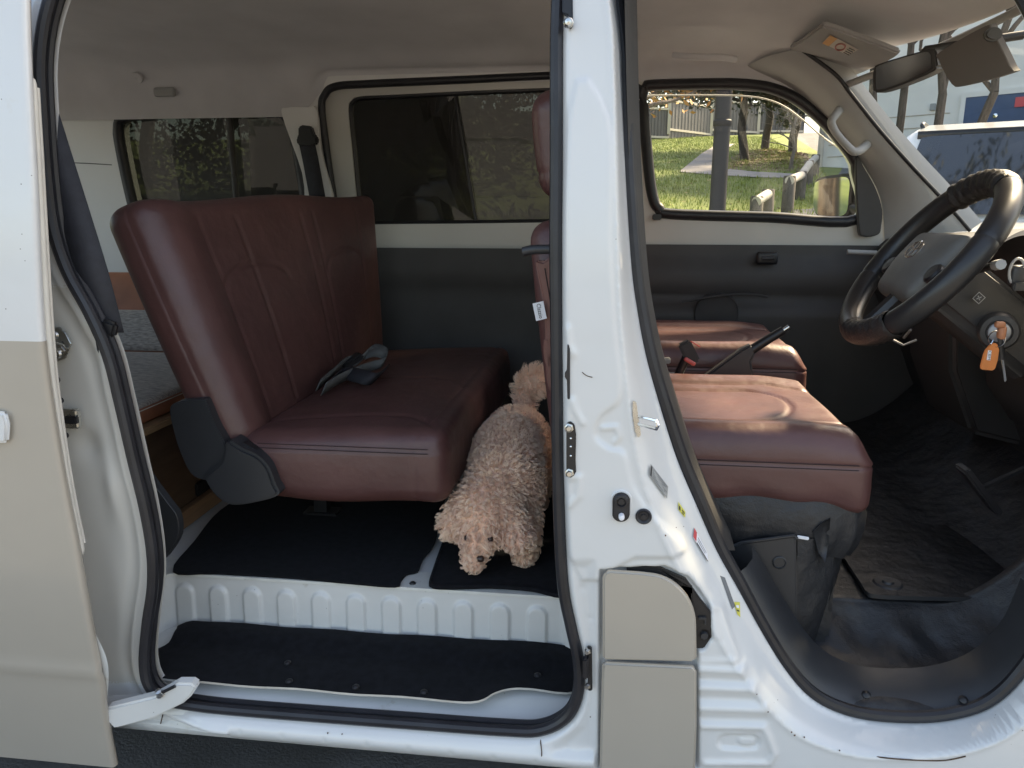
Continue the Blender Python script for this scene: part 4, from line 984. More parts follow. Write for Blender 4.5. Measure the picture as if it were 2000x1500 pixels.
tube('panel_rim', [p + Vector((0, -0.002, 0.001)) for p in pb_[:5]], 0.003, M['charcoal'], sb, 6)
lathe('panel_plug', at(1522, 1098, 0.186), (0, -1, 0), [(0.013, -0.002), (0.013, 0.003), (0.011, 0.004), (0.010, 0.002), (0, 0.002)], M['charcoal'], sb, 24)
box('torn_edge', at(1568, 1050, 0.19), (0.022, 0.004, 0.006), M['paper'], sb, 0.001, Matrix.Rotation(radians(8), 3, 'Y'))
cor = [at(1557, 1050, 0.196), at(1590, 1050, 0.20), at(1640, 1030, 0.235), at(1655, 1020, 0.30)]
V = []; cb = crv([Vector((p.x, p.y, p.z)) for p in cor], 5); n_ = len(cb)
for k in range(10):
    zf = k / 9
    for i, p in enumerate(cb):
        V.append(Vector((p.x - 0.015 * zf + 0.006 * sin(zf * 7 + i * 0.5), p.y - 0.002 + 0.012 * zf * (i / n_), p.z + (0.36 - p.z) * zf)))
mk('seat_box', V, [(r * n_ + i, r * n_ + i + 1, (r + 1) * n_ + i + 1, (r + 1) * n_ + i) for r in range(9) for i in range(n_ - 1)], M['vinyl'], VAN)
V = [at(u, v, y) for u, v, y in ((1588, 1038, 0.190), (1604, 1022, 0.188), (1622, 1012, 0.19), (1618, 1060, 0.196), (1612, 1100, 0.20), (1598, 1078, 0.194))]
mk('loose_flap', [*V, *[p + Vector((0.002, 0.006, 0)) for p in V]], [(0, 1, 2, 3, 4, 5), (11, 10, 9, 8, 7, 6)] + [(i, (i + 1) % 6, 6 + (i + 1) % 6, 6 + i) for i in range(6)], M['vinyl'], VAN)
box('seat_box_core', (0.28, 0.46, 0.53), (0.36, 0.46, 0.36), M['vinyl'], VAN, 0.01)
box('passenger_seat_box', (0.30, 1.12, 0.58), (0.40, 0.44, 0.44), M['vinyl'], VAN, 0.01)
# front floor: one vinyl sheet that drops to the door step
pr = [(1.46, 0.53), (0.95, 0.50), (0.6, 0.475), (0.34, 0.470), (0.300, 0.462), (0.275, 0.440), (0.235, 0.410), (0.19, 0.395), (0.13, 0.388), (0.085, 0.384), (0.068, 0.372)]
xs_ = np.linspace(0.24, 1.12, 90); V = []
for y, z in crv([Vector((y, z, 0)) for y, z in pr], 5) and [(p.x, p.y) for p in crv([Vector((y, z, 0)) for y, z in pr], 5)]:
    for x in xs_:
        wr = 0.006 * math.sin(x * 48 + 2 * math.sin(y * 20)) * math.exp(-((y - 0.25) / 0.05) ** 2) + 0.003 * math.sin(x * 90 + y * 60) * math.exp(-((y - 0.22) / 0.05) ** 2)
        ar_ = 0.16 * max(0, (x - 0.70 + 0.25 * max(0, y - 0.2)) / 0.2) ** 2 if y < 0.32 else 0.16 * max(0, (x - 0.80) / 0.25) ** 2
        lf = 0.05 * max(0, (0.40 - x) / 0.1) ** 2
        V.append(Vector((x, y - wr, z + min(ar_, 0.35) + lf + wr * 0.4)))
nn_ = len(xs_); nr = len(V) // nn_
mk('front_floor_vinyl', V, [(r * nn_ + i, r * nn_ + i + 1, (r + 1) * nn_ + i + 1, (r + 1) * nn_ + i) for r in range(nr - 1) for i in range(nn_ - 1)], M['vinyl'], VAN)
# scuff plate along the front door step
SCP = [(1428, 1124), (1450, 1162), (1494, 1240), (1541, 1312), (1586, 1362), (1636, 1392), (1702, 1411), (1800, 1417), (1878, 1408), (1944, 1382), (2010, 1325), (2060, 1240)]
a_ = crv([at(u, v, 0.062) for u, v in SCP], 5); cen2 = Vector((0.72, 0, 0.75))
V = []; n_ = len(a_)
offs = [(0.0, 0.0), (0.012, 0.004), (0.030, 0.022), (0.046, 0.05), (0.055, 0.10)]
for d_, dy in offs:
    for p in a_:
        o_ = Vector((cen2.x - p.x, 0, cen2.z - p.z)).normalized(); V.append(p + o_ * d_ + Vector((0, dy, 0)))
sc_ = mk('scuff_plate', V, [(r * n_ + i, r * n_ + i + 1, (r + 1) * n_ + i + 1, (r + 1) * n_ + i) for r in range(len(offs) - 1) for i in range(n_ - 1)], M['charcoal'], VAN)
for u, v in ((1692, 1356), (1882, 1366)): lathe('plate_screw', at(u, v, 0.075), (0, -0.5, 1), [(0, 0.004), (0.005, 0.003), (0.008, 0.0), (0.008, -0.003)], M['black'], sc_, 12)

# ---- console, handbrake, buckles
cn = prism('centre_console', [Vector((x, 0.725, z)) for x, z in ((0.02, 0.47), (0.02, 0.80), (0.20, 0.815), (0.40, 0.80), (0.52, 0.74), (0.60, 0.47))], (0, 0.135, 0), M['charcoal'], VAN, 0.015, 3)
h0, h1 = at(1372, 738, 0.78), at(1542, 634, 0.78)
HBK = prism('handbrake', [h0, at(1448, 682, 0.78), at(1470, 672, 0.78), at(1478, 690, 0.78), at(1468, 706, 0.78), at(1474, 740, 0.78)], (0, 0.03, 0), M['charcoal'], VAN, 0.006, 3)
d_ = (h1 - at(1455, 690, 0.78)).normalized()
tube('handbrake_grip', [at(1440, 700, 0.795), at(1470, 682, 0.795), at(1500, 663, 0.795), at(1530, 645, 0.795)], lambda t: 0.0135 - 0.002 * t, M['black'], HBK, 12)
tube('release_button', [at(1530, 645, 0.795), at(1541, 638, 0.795)], 0.006, M['chrome'], HBK, 10)
g = Geo()
bp = at(1345, 688, 0.735); Rb = Matrix.Rotation(radians(-28), 3, 'Y')
BK = box('belt_buckle', bp, (0.034, 0.026, 0.062), M['black'], VAN, 0.005, Rb @ Matrix.Rotation(radians(58), 3, 'Y') @ Matrix.Rotation(radians(-58), 3, 'Y'))
rbp = at(1347, 706, 0.720)
rbox('release_button', (0.016, 0.004, 0.0055), 0.004, M['red'], BK, 3, (3, 1, 1), lambda A: A @ np.array(Matrix.Rotation(radians(30), 3, 'Y')).T + np.array(rbp))
box('buckle_slot_edge', at(1358, 672, 0.724), (0.030, 0.004, 0.003), M['red'], BK, 0.001, Matrix.Rotation(radians(30), 3, 'Y'))
tube('buckle_stalk', [bp, at(1322, 738, 0.74), at(1316, 760, 0.74)], 0.011, M['black'], BK, 8)
for u, v in ((1288, 704), (1298, 732)): box('recline_lever', at(u, v, 0.86), (0.06, 0.01, 0.016), M['gtrim'], PS, 0.003)

# ---- dashboard
DP = [(1.38, 1.20), (1.22, 1.185), (1.00, 1.175), (0.905, 1.16), (0.865, 1.12), (0.87, 1.02), (0.90, 0.95), (0.96, 0.86), (1.02, 0.72), (1.10, 0.55), (1.38, 0.52)]
DB = prism('dashboard', [Vector((x, 0.09, z)) for x, z in DP], (0, 1.40, 0), M['dash'], VAN, 0.02, 3)
hood = crv([Vector((0.80, y, 1.155 + 0.055 * cos((y - 0.38) / 0.17 * pi / 2))) for y in np.linspace(0.21, 0.55, 14)], 2); n_ = len(hood)
V = []
for dx, dz in ((-0.01, -0.006), (0.0, 0.006), (0.05, 0.012), (0.14, 0.012), (0.24, 0.0)):
    V += [p + Vector((dx, 0, dz)) for p in hood]
V += [Vector((0.80, p.y, 1.10)) for p in hood]
mk('instrument_hood', V, [(r * n_ + i, r * n_ + i + 1, (r + 1) * n_ + i + 1, (r + 1) * n_ + i) for r in range(4) for i in range(n_ - 1)] + [(i, i + 1, 5 * n_ + i + 1, 5 * n_ + i) for i in range(n_ - 1)], M['dash'], DB)
lower = prism('knee_panel', [Vector((x, 0.12, z)) for x, z in ((0.90, 1.12), (0.86, 1.05), (0.845, 0.95), (0.87, 0.86), (0.93, 0.78), (1.05, 0.74), (1.05, 1.1))], (0, 0.52, 0), M['dash'], DB, 0.02, 3)
# air vents and centre stack
for k, (u, v) in enumerate(((1752, 636), (1772, 652))):
    p = at(u, v, 0.93); box('vent_slat', p, (0.006, 0.05, 0.006), M['gtrim'], DB, 0.001, Matrix.Rotation(radians(-35), 3, 'X'))
cs_ = prism('centre_stack', [Vector((x, 0.76, z)) for x, z in ((0.92, 1.16), (0.85, 1.10), (0.835, 0.98), (0.85, 0.86), (0.92, 0.70), (1.10, 0.66), (1.10, 1.14))], (0, 0.28, 0), M['dash'], DB, 0.015, 3)
tube('stack_trim', [at(1716, 650, 0.75), at(1764, 674, 0.75), at(1790, 664, 0.75)], 0.003, M['gtrim'], DB, 6)
tube('side_vent', [at(1986, 530, 0.22) + Vector((0.012 * cos(a), 0.0, 0.022 * sin(a))) for a in np.linspace(0, 2 * pi, 20, endpoint=False)], 0.0025, M['gtrim'], DB, 6, closed=True)
rbox('vent_knob', (0.014, 0.010, 0.018), 0.008, M['charcoal'], DB, 3, (1, 1, 1), lambda A: A + np.array(at(1988, 538, 0.225)))
box('dash_button', at(1996, 560, 0.21), (0.03, 0.01, 0.014), M['dtrim'], DB, 0.002)
box('dash_label', at(1912, 582, 0.285), (0.016, 0.001, 0.016), M['gtrim'], DB, 0.0, Matrix.Rotation(radians(40), 3, 'Y'))
box('dash_label_print', at(1912, 582, 0.2842), (0.0135, 0.001, 0.0135), M['dash'], DB, 0.0, Matrix.Rotation(radians(40), 3, 'Y'))
dl = at(1912, 582, 0.2835)
g = Geo()
for a in (0, pi / 2, pi, 3 * pi / 2):
    g.tube([dl + Vector((0.001 * cos(a), 0, 0.001 * sin(a))), dl + Vector((0.0045 * cos(a + .5), 0, 0.0045 * sin(a + .5)))], 0.0009, sec=4)
g.build('dash_label_symbol', M['gtrim'], DB)
# pedals
pdl = box('brake_pedal', (1.02, 0.60, 0.60), (0.012, 0.08, 0.05), M['rubber'], VAN, 0.004, Matrix.Rotation(radians(-35), 3, 'Y')); tube('pedal_arm', [(1.02, 0.60, 0.60), (1.12, 0.60, 0.80)], 0.007, M['black'], pdl, 6)
pd2 = box('accelerator_pedal', at(1912, 955, 0.36), (0.014, 0.05, 0.12), M['rubber'], VAN, 0.004, Matrix.Rotation(radians(-40), 3, 'Y')); tube('pedal_arm', [at(1912, 955, 0.36), (1.05, 0.40, 0.85)], 0.006, M['black'], pd2, 6)

# ---- steering wheel and column
WC = Vector((0.600, 0.362, 1.158)); TT = 0.919
Wn = Vector((-sin(TT), 0, cos(TT))); Wa = Vector((cos(TT), 0, sin(TT))); Wb = Wn.cross(Wa)
def wp(a, r, h=0.0): return WC + (Wa * cos(a) + Wb * sin(a)) * r + Wn * h
SW = empty('steering_wheel', WC, VAN)
M['wleather'] = mat('smooth_wheel_leather', (0.022, 0.021, 0.022), 0.34, var=0.15, vscale=20, bump=0.2, bscale=500, rvar=0.08)
M['wgrip'] = mat('ribbed_wheel_grip', (0.026, 0.024, 0.024), 0.45, var=0.3, vscale=60, bump=0.7, bscale=180)
NR = 144; sec = 16
secs = [(-0.42, 0.62), (0.62, 1.90), (1.90, 3.00), (3.00, 3.85), (3.85, 5.00), (5.00, 5.86)]
for k, (a0, a1) in enumerate(secs):
    grip = k % 2 == 0 if k < 4 else k % 2 == 0
    grip = k in (0, 3)
    N_ = 34
    V, F = [], []
    for i in range(N_ + 1):
        a = a0 + (a1 - a0) * i / N_
        for j in range(sec):
            t_ = 2 * pi * j / sec
            rr_ = 0.0228 + (0.0042 * abs(math.sin(i * 0.72)) if grip and cos(t_) < 0.55 else 0) + (0.0010 if grip else 0) - (0.0012 if i in (0, N_) else 0)
            V.append(wp(a, 0.180 + rr_ * cos(t_), rr_ * sin(t_)))
    F = [(i * sec + j, i * sec + (j + 1) % sec, (i + 1) * sec + (j + 1) % sec, (i + 1) * sec + j) for i in range(N_) for j in range(sec)]
    mk('rim_grip' if grip else 'rim_cover', V, F, M['wgrip'] if grip else M['wleather'], SW)
tube('rim_trim_line', [wp(a, 0.1580, 0.012) for a in np.linspace(3.95, 4.95, 40)], 0.0016, mat('warm_trim', (0.50, 0.44, 0.34), 0.3), SW, 6)
def dpad(A):
    B = A.copy(); x, y, z = A.T
    B[:, 2] += 0.016 * (1 - (x / 0.075) ** 2) * (1 - (y / 0.105) ** 2)
    B[:, 1] *= 1.0 - 0.22 * np.clip(-x / 0.075, 0, 1)
    RR = np.array([list(Wa), list(Wb), list(Wn)]).T
    return (B + np.array([-0.012, 0, -0.012])) @ RR.T + np.array(WC)
rbox('airbag_pad', (0.074, 0.105, 0.022), 0.018, mat('airbag_cover', (0.14, 0.137, 0.128), 0.5, var=0.1, vscale=20, bump=0.35, bscale=600), SW, 4, (14, 18, 3), dpad)
for s_ in (-1, 1):
    g = Geo(); g.tube([wp(0, 0) + Wb * s_ * 0.08 - Wa * 0.02 - Wn * 0.012, wp(s_ * (pi / 2 + 0.15), 0.172, -0.004)], 0.016, sec=8, squash=0.6); g.build('wheel_spoke', M['wleather'], SW)
    lathe('control_knob', wp(s_ * (pi / 2 + 0.25), 0.112, 0.004), Wn, [(0.020, -0.004), (0.020, 0.004), (0.016, 0.008), (0, 0.009)], M['black'], SW, 18)
g = Geo(); g.tube([wp(pi, 0.06, -0.015), wp(pi, 0.172, -0.006)], 0.015, sec=8); g.build('wheel_spoke', M['wleather'], SW)
# emblem: three interlocked ovals
ec = WC + Wn * 0.026 + Wa * 0.004
def oval(rx, ry, ox=0, oy=0): return [ec + Wb * (rx * cos(a) + ox) + Wa * (ry * sin(a) + oy) for a in np.linspace(0, 2 * pi, 36, endpoint=False)]
g = Geo()
for (rx, ry, ox, oy) in ((0.028, 0.019, 0, 0), (0.0085, 0.018, 0, -0.001), (0.020, 0.0085, 0, 0.009)): g.tube(oval(rx, ry, ox, oy), 0.0018, sec=6, closed=True)
g.build('wheel_emblem', M['bright'], SW)
cl = prism('column_shroud', [WC - Wn * 0.03 + Wa * a + Wb * b for a, b in ((0.05, 0.05), (0.05, -0.05), (0.02, -0.062), (-0.055, -0.055), (-0.07, -0.03), (-0.07, 0.03), (-0.055, 0.055), (0.02, 0.062))], -Wn * 0.26, M['dash'], VAN, 0.012, 3)
for s_ in (-1, 1):
    tube('stalk', [WC - Wn * 0.06 + Wa * 0.02 + Wb * s_ * 0.05, WC - Wn * 0.045 + Wa * 0.035 + Wb * s_ * 0.16], 0.007, M['black'], cl, 8)
    tube('stalk_tip', [WC - Wn * 0.045 + Wa * 0.035 + Wb * s_ * 0.158, WC - Wn * 0.043 + Wa * 0.037 + Wb * s_ * 0.178], 0.009, M['gtrim'], cl, 8)
# ignition lock
kc = at(1950, 650, 0.262)
IG = lathe('ignition_lock', kc + Vector((0.006, 0.010, 0)), (-0.35, -0.94, 0), [(0.034, -0.06), (0.034, -0.004), (0.030, 0.002), (0.022, 0.003), (0.020, 0.0), (0.014, 0.0)], M['dash'], VAN, 28)
lathe('lock_face', kc + Vector((0.006, 0.010, 0)), (-0.35, -0.94, 0), [(0.018, -0.003), (0.018, 0.004), (0.015, 0.006), (0, 0.006)], mat('dull_lock_metal', (0.34, 0.36, 0.40), 0.45, 0.6), IG, 24)
# ================================================================== belts
SB = empty('seat_belt', side(215, 640, 0.03), VAN)
bp_ = crv([side(40, 40, 0.05), side(72, 180, 0.05), side(96, 260, 0.045), side(140, 400, 0.04), side(180, 530, 0.035), side(212, 650, 0.05)], 6)
mk('belt_webbing', *ribbon_geo(bp_, Vector((0.0245, 0.008, 0.0))), M['strap'], SB)
box('belt_tongue', side(213, 640, 0.03), (0.030, 0.016, 0.028), M['black'], SB, 0.005, Matrix.Rotation(radians(20), 3, 'Y'))
g = Geo(); g.tube([side(212, 668, 0.035), side(222, 682, 0.035), side(224, 690, 0.04)], 0.006); g.build('belt_stop', M['black'], SB)
mk('belt_webbing', *ribbon_geo(crv([side(206, 640, 0.05), side(226, 760, 0.06), side(262, 880, 0.07), side(290, 960, 0.08)], 5), Vector((0.006, 0.022, 0))), M['strap'], SB)
FB = empty('far_seat_belt', far(600, 270, -0.05), VAN)
fa = [(582, 248), (590, 244), (606, 246), (612, 264), (618, 268), (617, 280), (607, 284), (594, 286), (580, 282), (578, 270), (582, 266)]
prism('belt_anchor', [far(u, v, -0.055) for u, v in fa], (0, 0.03, 0), M['black'], FB, 0.004)
mk('belt_webbing', *ribbon_geo(crv([far(600, 282, -0.050), far(608, 320, -0.055), far(620, 385, -0.07)], 4), Vector((0.028, 0.004, 0.0))), M['strap'], FB)
# dark lower trim beside the wheel arch
prism('wheel_arch_trim', crv([at(u, v, 0.17) for u, v in ((268, 890), (290, 930), (330, 985), (346, 1008), (349, 1046), (332, 1078), (312, 1096), (300, 1060), (285, 985))], 3, True), (0, 0.02, 0), M['charcoal'], VAN, 0.004, 3)

# ================================================================== loose things inside the van
# bed kit behind the bench
M['greyfab'] = mat('grey_marl_fabric', (0.58, 0.53, 0.48), 0.95, col2=(0.24, 0.22, 0.20), vscale=55, bump=0.7, bscale=400, stretch=(1, 3.5, 3.5), sheen=0.2)
M['tan'] = mat('tan_leather', (0.36, 0.145, 0.08), 0.5, var=0.15, vscale=12, bump=0.3, bscale=450)
M['ply'] = mat('plywood', (0.42, 0.27, 0.15), 0.5, var=0.2, vscale=14, bump=0.2, bscale=120, stretch=(2, 2, 30))
M['bwood'] = mat('brown_laminate', (0.090, 0.055, 0.035), 0.5, var=0.2, vscale=10, stretch=(1, 1, 8), bump=0.15, bscale=150)
M['ltwood'] = mat('light_brown_laminate', (0.24, 0.135, 0.075), 0.5, var=0.15, vscale=10, stretch=(8, 1, 8))
BB = prop(empty('bed_platform', (-1.5, 0.9, 0.455)), 'dark brown wooden bed platform on the floor behind the rear bench', 'bed')
box('side_board', (-1.085, 0.90, 0.600), (0.018, 1.12, 0.26), M['bwood'], BB, 0.002)
box('end_board', (-1.52, 0.35, 0.600), (0.86, 0.016, 0.26), M['bwood'], BB, 0.002)
box('bottom_rail', (-1.062, 0.90, 0.482), (0.022, 1.14, 0.045), M['ltwood'], BB, 0.002)
box('black_band', (-1.070, 0.93, 0.525), (0.010, 0.70, 0.034), M['black'], BB, 0.002)
box('platform_board', (-1.53, 0.90, 0.742), (0.93, 1.16, 0.018), M['ply'], BB, 0.003)
lathe('screw_head', at(418, 1043, 0.56), (1, -0.4, 0), [(0, 0.004), (0.005, 0.003), (0.006, 0)], M['bright'], BB, 10)
def bed_cushion(name, h, r, R, c, label, topm=None):
    E_ = prop(empty(name, c), label, 'cushion', 'fold-out bed cushions behind the bench')
    Rn = np.array(R)
    def d(A): 
        B = A.copy(); q = B / np.array(h); B[:, 2] += 0.008 * (1 - q[:, 0] ** 4) * (1 - q[:, 1] ** 4) * np.sign(q[:, 2]); return B @ Rn.T + np.array(c)
    V, F = rbox_geo(h, r, 3, (14, 14, 3), d)
    loc = (V - np.array(c)) @ Rn
    cen_ = np.array([loc[list(f)].mean(0) for f in F])
    topf = (cen_[:, 2] > h[2] * 0.55)
    for nm, sel, m in (('top_panel', topf, topm or M['greyfab']), ('leather_border', ~topf, M['tan'])):
        FF = [F[i] for i in np.nonzero(sel)[0]]; used = sorted({i for f in FF for i in f}); mp = {a: b for b, a in enumerate(used)}
        mk(nm, [V[i] for i in used], [tuple(mp[i] for i in f) for f in FF], m, E_)
    zt = h[2] * 0.45
    pts = [Vector(Rn @ np.array([x, y, zt])) + Vector(c) for x, y in ((-h[0], -h[1] - 0.0008), (h[0] - r, -h[1] - 0.0008), (h[0] + 0.0008, -h[1] + r), (h[0] + 0.0008, h[1]))]
    tube('border_stitching', pts, 0.0012, M['ivory'], E_, 5)
    return E_
bed_cushion('bed_cushion', (0.42, 0.345, 0.026), 0.018, Matrix.Identity(3), (-1.50, 0.70, 0.7795), 'flat grey bed cushion with tan leather edge, nearest the open door')
bed_cushion('bed_cushion', (0.42, 0.100, 0.026), 0.018, Matrix.Rotation(radians(34), 3, 'X'), (-1.50, 1.170, 0.842), 'grey bed cushion tilted up behind the flat cushion')
bed_cushion('bed_cushion', (0.42, 0.110, 0.026), 0.018, Matrix.Rotation(radians(50), 3, 'X'), (-1.52, 1.345, 0.935), 'brown leather bed cushion standing highest against the far wall', M['tan'])

# floor mats
def flat_mat(name, outline, th, label, edge=None, lift=None, cat='mat'):
    P = crv(outline, 4, True) if len(outline) > 4 else outline
    X_, T_ = sheet([(p.x, p.y) for p in P], [], 0.02)
    z0 = outline[0].z; fz = lift or (lambda x, y: 0.0)
    n = len(X_)
    V = [Vector((x, y, z0 + th + fz(x, y))) for x, y in X_] + [Vector((x, y, z0 + fz(x, y))) for x, y in X_]
    F = [tuple(int(i) for i in t) for t in T_]; fm = [0] * len(F)
    F += [tuple(n + i for i in f[::-1]) for f in F]; fm += [0] * (len(F) - len(fm))
    # border loop
    cnt = {}
    for t in T_:
        for a, b in ((t[0], t[1]), (t[1], t[2]), (t[2], t[0])): cnt[(int(a), int(b))] = 1
    for (a, b) in list(cnt):
        if (b, a) not in cnt: F.append((b, a, n + a, n + b)); fm.append(1)
    o = mk(name, V, F, [M['mat'], edge or M['mat']], None, True, fm, 50)
    return prop(o, label, cat)
zf = 0.4595
def fz_(u, v): return atz(u, v, zf)
m1 = flat_mat('floor_mat', [fz_(u, v) for u, v in ((338, 1118), (420, 1122), (560, 1130), (690, 1142), (772, 1148), (784, 1136), (795, 1124), (816, 1118), (826, 1095), (850, 1060), (858, 1000), (850, 960), (600, 960), (500, 965), (430, 1000), (380, 1060))], 0.005, 'large black carpet mat under the rear bench seat')
prism_pts = [fz_(u, v) for u, v in ((842, 1140), (852, 1108), (868, 1060), (880, 1010), (895, 960), (1110, 960), (1140, 1060), (1130, 1150), (1095, 1168), (1040, 1156), (960, 1150), (880, 1152), (846, 1150))]
m2 = flat_mat('floor_mat', prism_pts, 0.008, 'small black carpet mat the dog stands on')
tube('bound_edge', crv([p + Vector((0, 0, 0.006)) for p in prism_pts], 4, True), 0.0045, M['mat'], m2, 6, closed=True)
zs_ = 0.3345
sm = [atz(u, v, zs_) for u, v in ((354, 1226), (420, 1230), (560, 1240), (760, 1254), (960, 1266), (1108, 1277), (1122, 1300), (1124, 1352), (1040, 1350), (1000, 1352), (965, 1362), (935, 1374), (860, 1370), (700, 1358), (540, 1346), (400, 1336), (330, 1330), (292, 1318), (290, 1296), (296, 1278), (330, 1258), (345, 1236))]
def slift(x, y):
    return 0.020 * float(sstep(0.16, 0.06, np.array([y]))[0]) * 0.0 + 0.012 * math.exp(-((x + 0.16) / 0.05) ** 2) * float(sstep(0.12, 0.05, np.array([y]))[0]) + 0.0015 * math.sin(x * 30) + 0.016 * float(sstep(0.165, 0.205, np.array([y]))[0]) * float(sstep(-0.95, -0.90, np.array([x]))[0])
m3 = flat_mat('step_mat', sm, 0.0045, 'long black mat with pale cut edge lying on the entry step', M['matedge'], slift)
for u, v in ((565, 1330), (695, 1341), (828, 1351), (1050, 1318), (562, 1294)):
    lathe('mat_screw', atz(u, v, zs_ + 0.007), (0, 0, 1), [(0, 0.004), (0.004, 0.0035), (0.0075, 0.0005), (0.0075, -0.003)], M['black'], m3, 12)
fm_ = [Vector((x, y, 0.4775)) for x, y in ((0.545, 0.34), (0.545, 0.31), (0.565, 0.292), (0.70, 0.300), (0.84, 0.318), (0.87, 0.36), (0.88, 0.60), (0.87, 0.68), (0.58, 0.68), (0.55, 0.66))]
m4 = flat_mat('floor_mat', fm_, 0.009, 'black rubber-backed mat in the front footwell below the steering wheel')
m4.data.materials[0] = M['vinyl']; m4.data.materials[1] = M['charcoal']
lathe('mat_fixing', Vector((0.60, 0.345, 0.487)), (0, 0, 1), [(0.030, -0.001), (0.026, 0.003), (0.012, 0.002), (0.010, 0.006), (0, 0.006)], M['charcoal'], m4, 20)
# bolt in bare floor between the two mats
lathe('floor_bolt', atz(806, 1140, 0.458), (0, 0, 1), [(0, 0.005), (0.005, 0.004), (0.0075, 0.001), (0.0075, -0.002)], M['black'], VAN, 12)

# key with orange tag hanging from the ignition
KY = prop(empty('key_ring', kc), 'car key in the ignition with an orange plastic tag hanging from it', 'key')
kn = Vector((-0.35, -0.94, 0)).normalized()
hd = kc + kn * 0.012
M['keyhead'] = mat('tan_key_head', (0.42, 0.17, 0.085), 0.45, var=0.2, vscale=60)
rbox('key_head', (0.007, 0.012, 0.013), 0.006, M['keyhead'], KY, 3, (1, 2, 2), lambda A: A @ np.array(Matrix.Rotation(radians(-20), 3, 'Z')).T + np.array(hd + Vector((0.001, -0.006, 0.004))))
rbox('key_charm', (0.009, 0.006, 0.006), 0.005, M['keyhead'], KY, 3, (1, 1, 1), lambda A: A + np.array(at(1953, 634, 0.236)))
rc_ = at(1947, 662, 0.236)
tube('split_ring', [rc_ + Vector((0.014 * cos(a), 0.003 * sin(a), 0.014 * sin(a))) for a in np.linspace(0, 2 * pi, 28, endpoint=False)], 0.0012, M['bright'], KY, 6, closed=True)
tg_ = [at(u, v, 0.232) for u, v in ((1931, 676), (1938, 670), (1948, 671), (1952, 684), (1949, 704), (1944, 721), (1938, 724), (1917, 722), (1914, 718), (1920, 694), (1924, 684))]
TG = prism('orange_tag', tg_, (0.001, 0.005, 0), M['orange'], KY, 0.0015, 2)
lq = [at(u, v, 0.2314) for u, v in ((1930, 684), (1937, 685), (1934, 704), (1927, 703))]
mk('tag_label', lq, [(0, 1, 2, 3)], M['paper'], KY, smooth=False)
tv, tf = text_geo('CEM', 0.01); wtx = max(v.x for v in tv) - min(v.x for v in tv)
fq = frame((lq[0] + lq[2]) / 2 + Vector((0, -0.0006, 0)), lq[3] - lq[0], lq[1] - lq[0])
mk('tag_lettering', [fq((v.x * 0.0165 / wtx, v.y * 0.6, 0)) for v in tv], tf, M['ink'], KY, smooth=False)
tube('tag_link', [at(1936, 672, 0.233), at(1940, 664, 0.235)], 0.0012, M['bright'], KY, 6)
tube('hanging_key_cover', [at(1953, 660, 0.238), at(1957, 690, 0.238), at(1958, 702, 0.238)], 0.0045, M['black'], KY, 8, squash=0.5)
kb = [at(u, v, 0.237) for u, v in ((1956, 700), (1960, 700), (1966, 743), (1963, 746), (1961, 742))]
prism('hanging_key_blade', kb, (0, 0.002, 0), M['bright'], KY, 0.0)
# ================================================================== the dog
M['furskin'] = mat('apricot_undercoat', (0.86, 0.57, 0.43), 0.9, var=0.15, vscale=30)
M['fur'] = mat('apricot_fur', (0.98, 0.70, 0.545), 0.62, var=0.14, vscale=22, spec=0.25, sheen=0.25)
M['nose'] = mat('dark_nose', (0.03, 0.018, 0.016), 0.3)
mb = bpy.data.metaballs.new('dogball'); mb.resolution = 0.011; mb.render_resolution = 0.011; mb.threshold = 0.25
def ball(p, r):
    e = mb.elements.new(); e.co = p; e.radius = r * 1.42; e.stiffness = 2.0
def chain(a, b, ra, rb, n):
    for i in range(n + 1):
        t = i / n; ball(Vector(a).lerp(Vector(b), t), (ra + (rb - ra) * t) * 0.98)
ZM = 0.468
chain((-0.222, 0.445, 0.640), (-0.232, 0.565, 0.668), 0.078, 0.076, 4)     # chest to loin
chain((-0.232, 0.565, 0.668), (-0.226, 0.705, 0.672), 0.074, 0.072, 4)     # loin to rump
chain((-0.225, 0.430, 0.640), (-0.245, 0.385, 0.620), 0.062, 0.056, 2)     # neck
chain((-0.250, 0.368, 0.612), (-0.256, 0.338, 0.588), 0.060, 0.056, 2)     # skull
chain((-0.262, 0.322, 0.560), (-0.276, 0.306, 0.502), 0.036, 0.023, 4)     # muzzle
chain((-0.305, 0.370, 0.604), (-0.328, 0.356, 0.562), 0.027, 0.028, 3)     # ears
chain((-0.202, 0.345, 0.606), (-0.180, 0.318, 0.556), 0.027, 0.030, 3)
chain((-0.182, 0.440, 0.620), (-0.172, 0.405, 0.500), 0.040, 0.029, 5); chain((-0.172, 0.396, 0.489), (-0.172, 0.374, 0.487), 0.025, 0.023, 2)
chain((-0.275, 0.450, 0.620), (-0.285, 0.450, 0.500), 0.042, 0.028, 5); chain((-0.285, 0.440, 0.488), (-0.286, 0.420, 0.487), 0.023, 0.020, 2)
for s_, x in ((1, -0.172), (-1, -0.282)):
    chain((x, 0.70, 0.640), (x + s_ * 0.004, 0.675, 0.585), 0.052, 0.038, 3)
    chain((x + s_ * 0.004, 0.675, 0.585), (x + s_ * 0.004, 0.735, 0.535), 0.034, 0.026, 3)
    chain((x + s_ * 0.004, 0.735, 0.535), (x + s_ * 0.004, 0.722, 0.492), 0.025, 0.022, 2); chain((x + s_ * 0.004, 0.715, 0.487), (x + s_ * 0.004, 0.695, 0.486), 0.022, 0.019, 1)
chain((-0.224, 0.755, 0.715), (-0.214, 0.795, 0.770), 0.022, 0.022, 3); chain((-0.212, 0.800, 0.785), (-0.185, 0.800, 0.800), 0.027, 0.030, 3)
mo = bpy.data.objects.new('dogball', mb); COL.objects.link(mo)
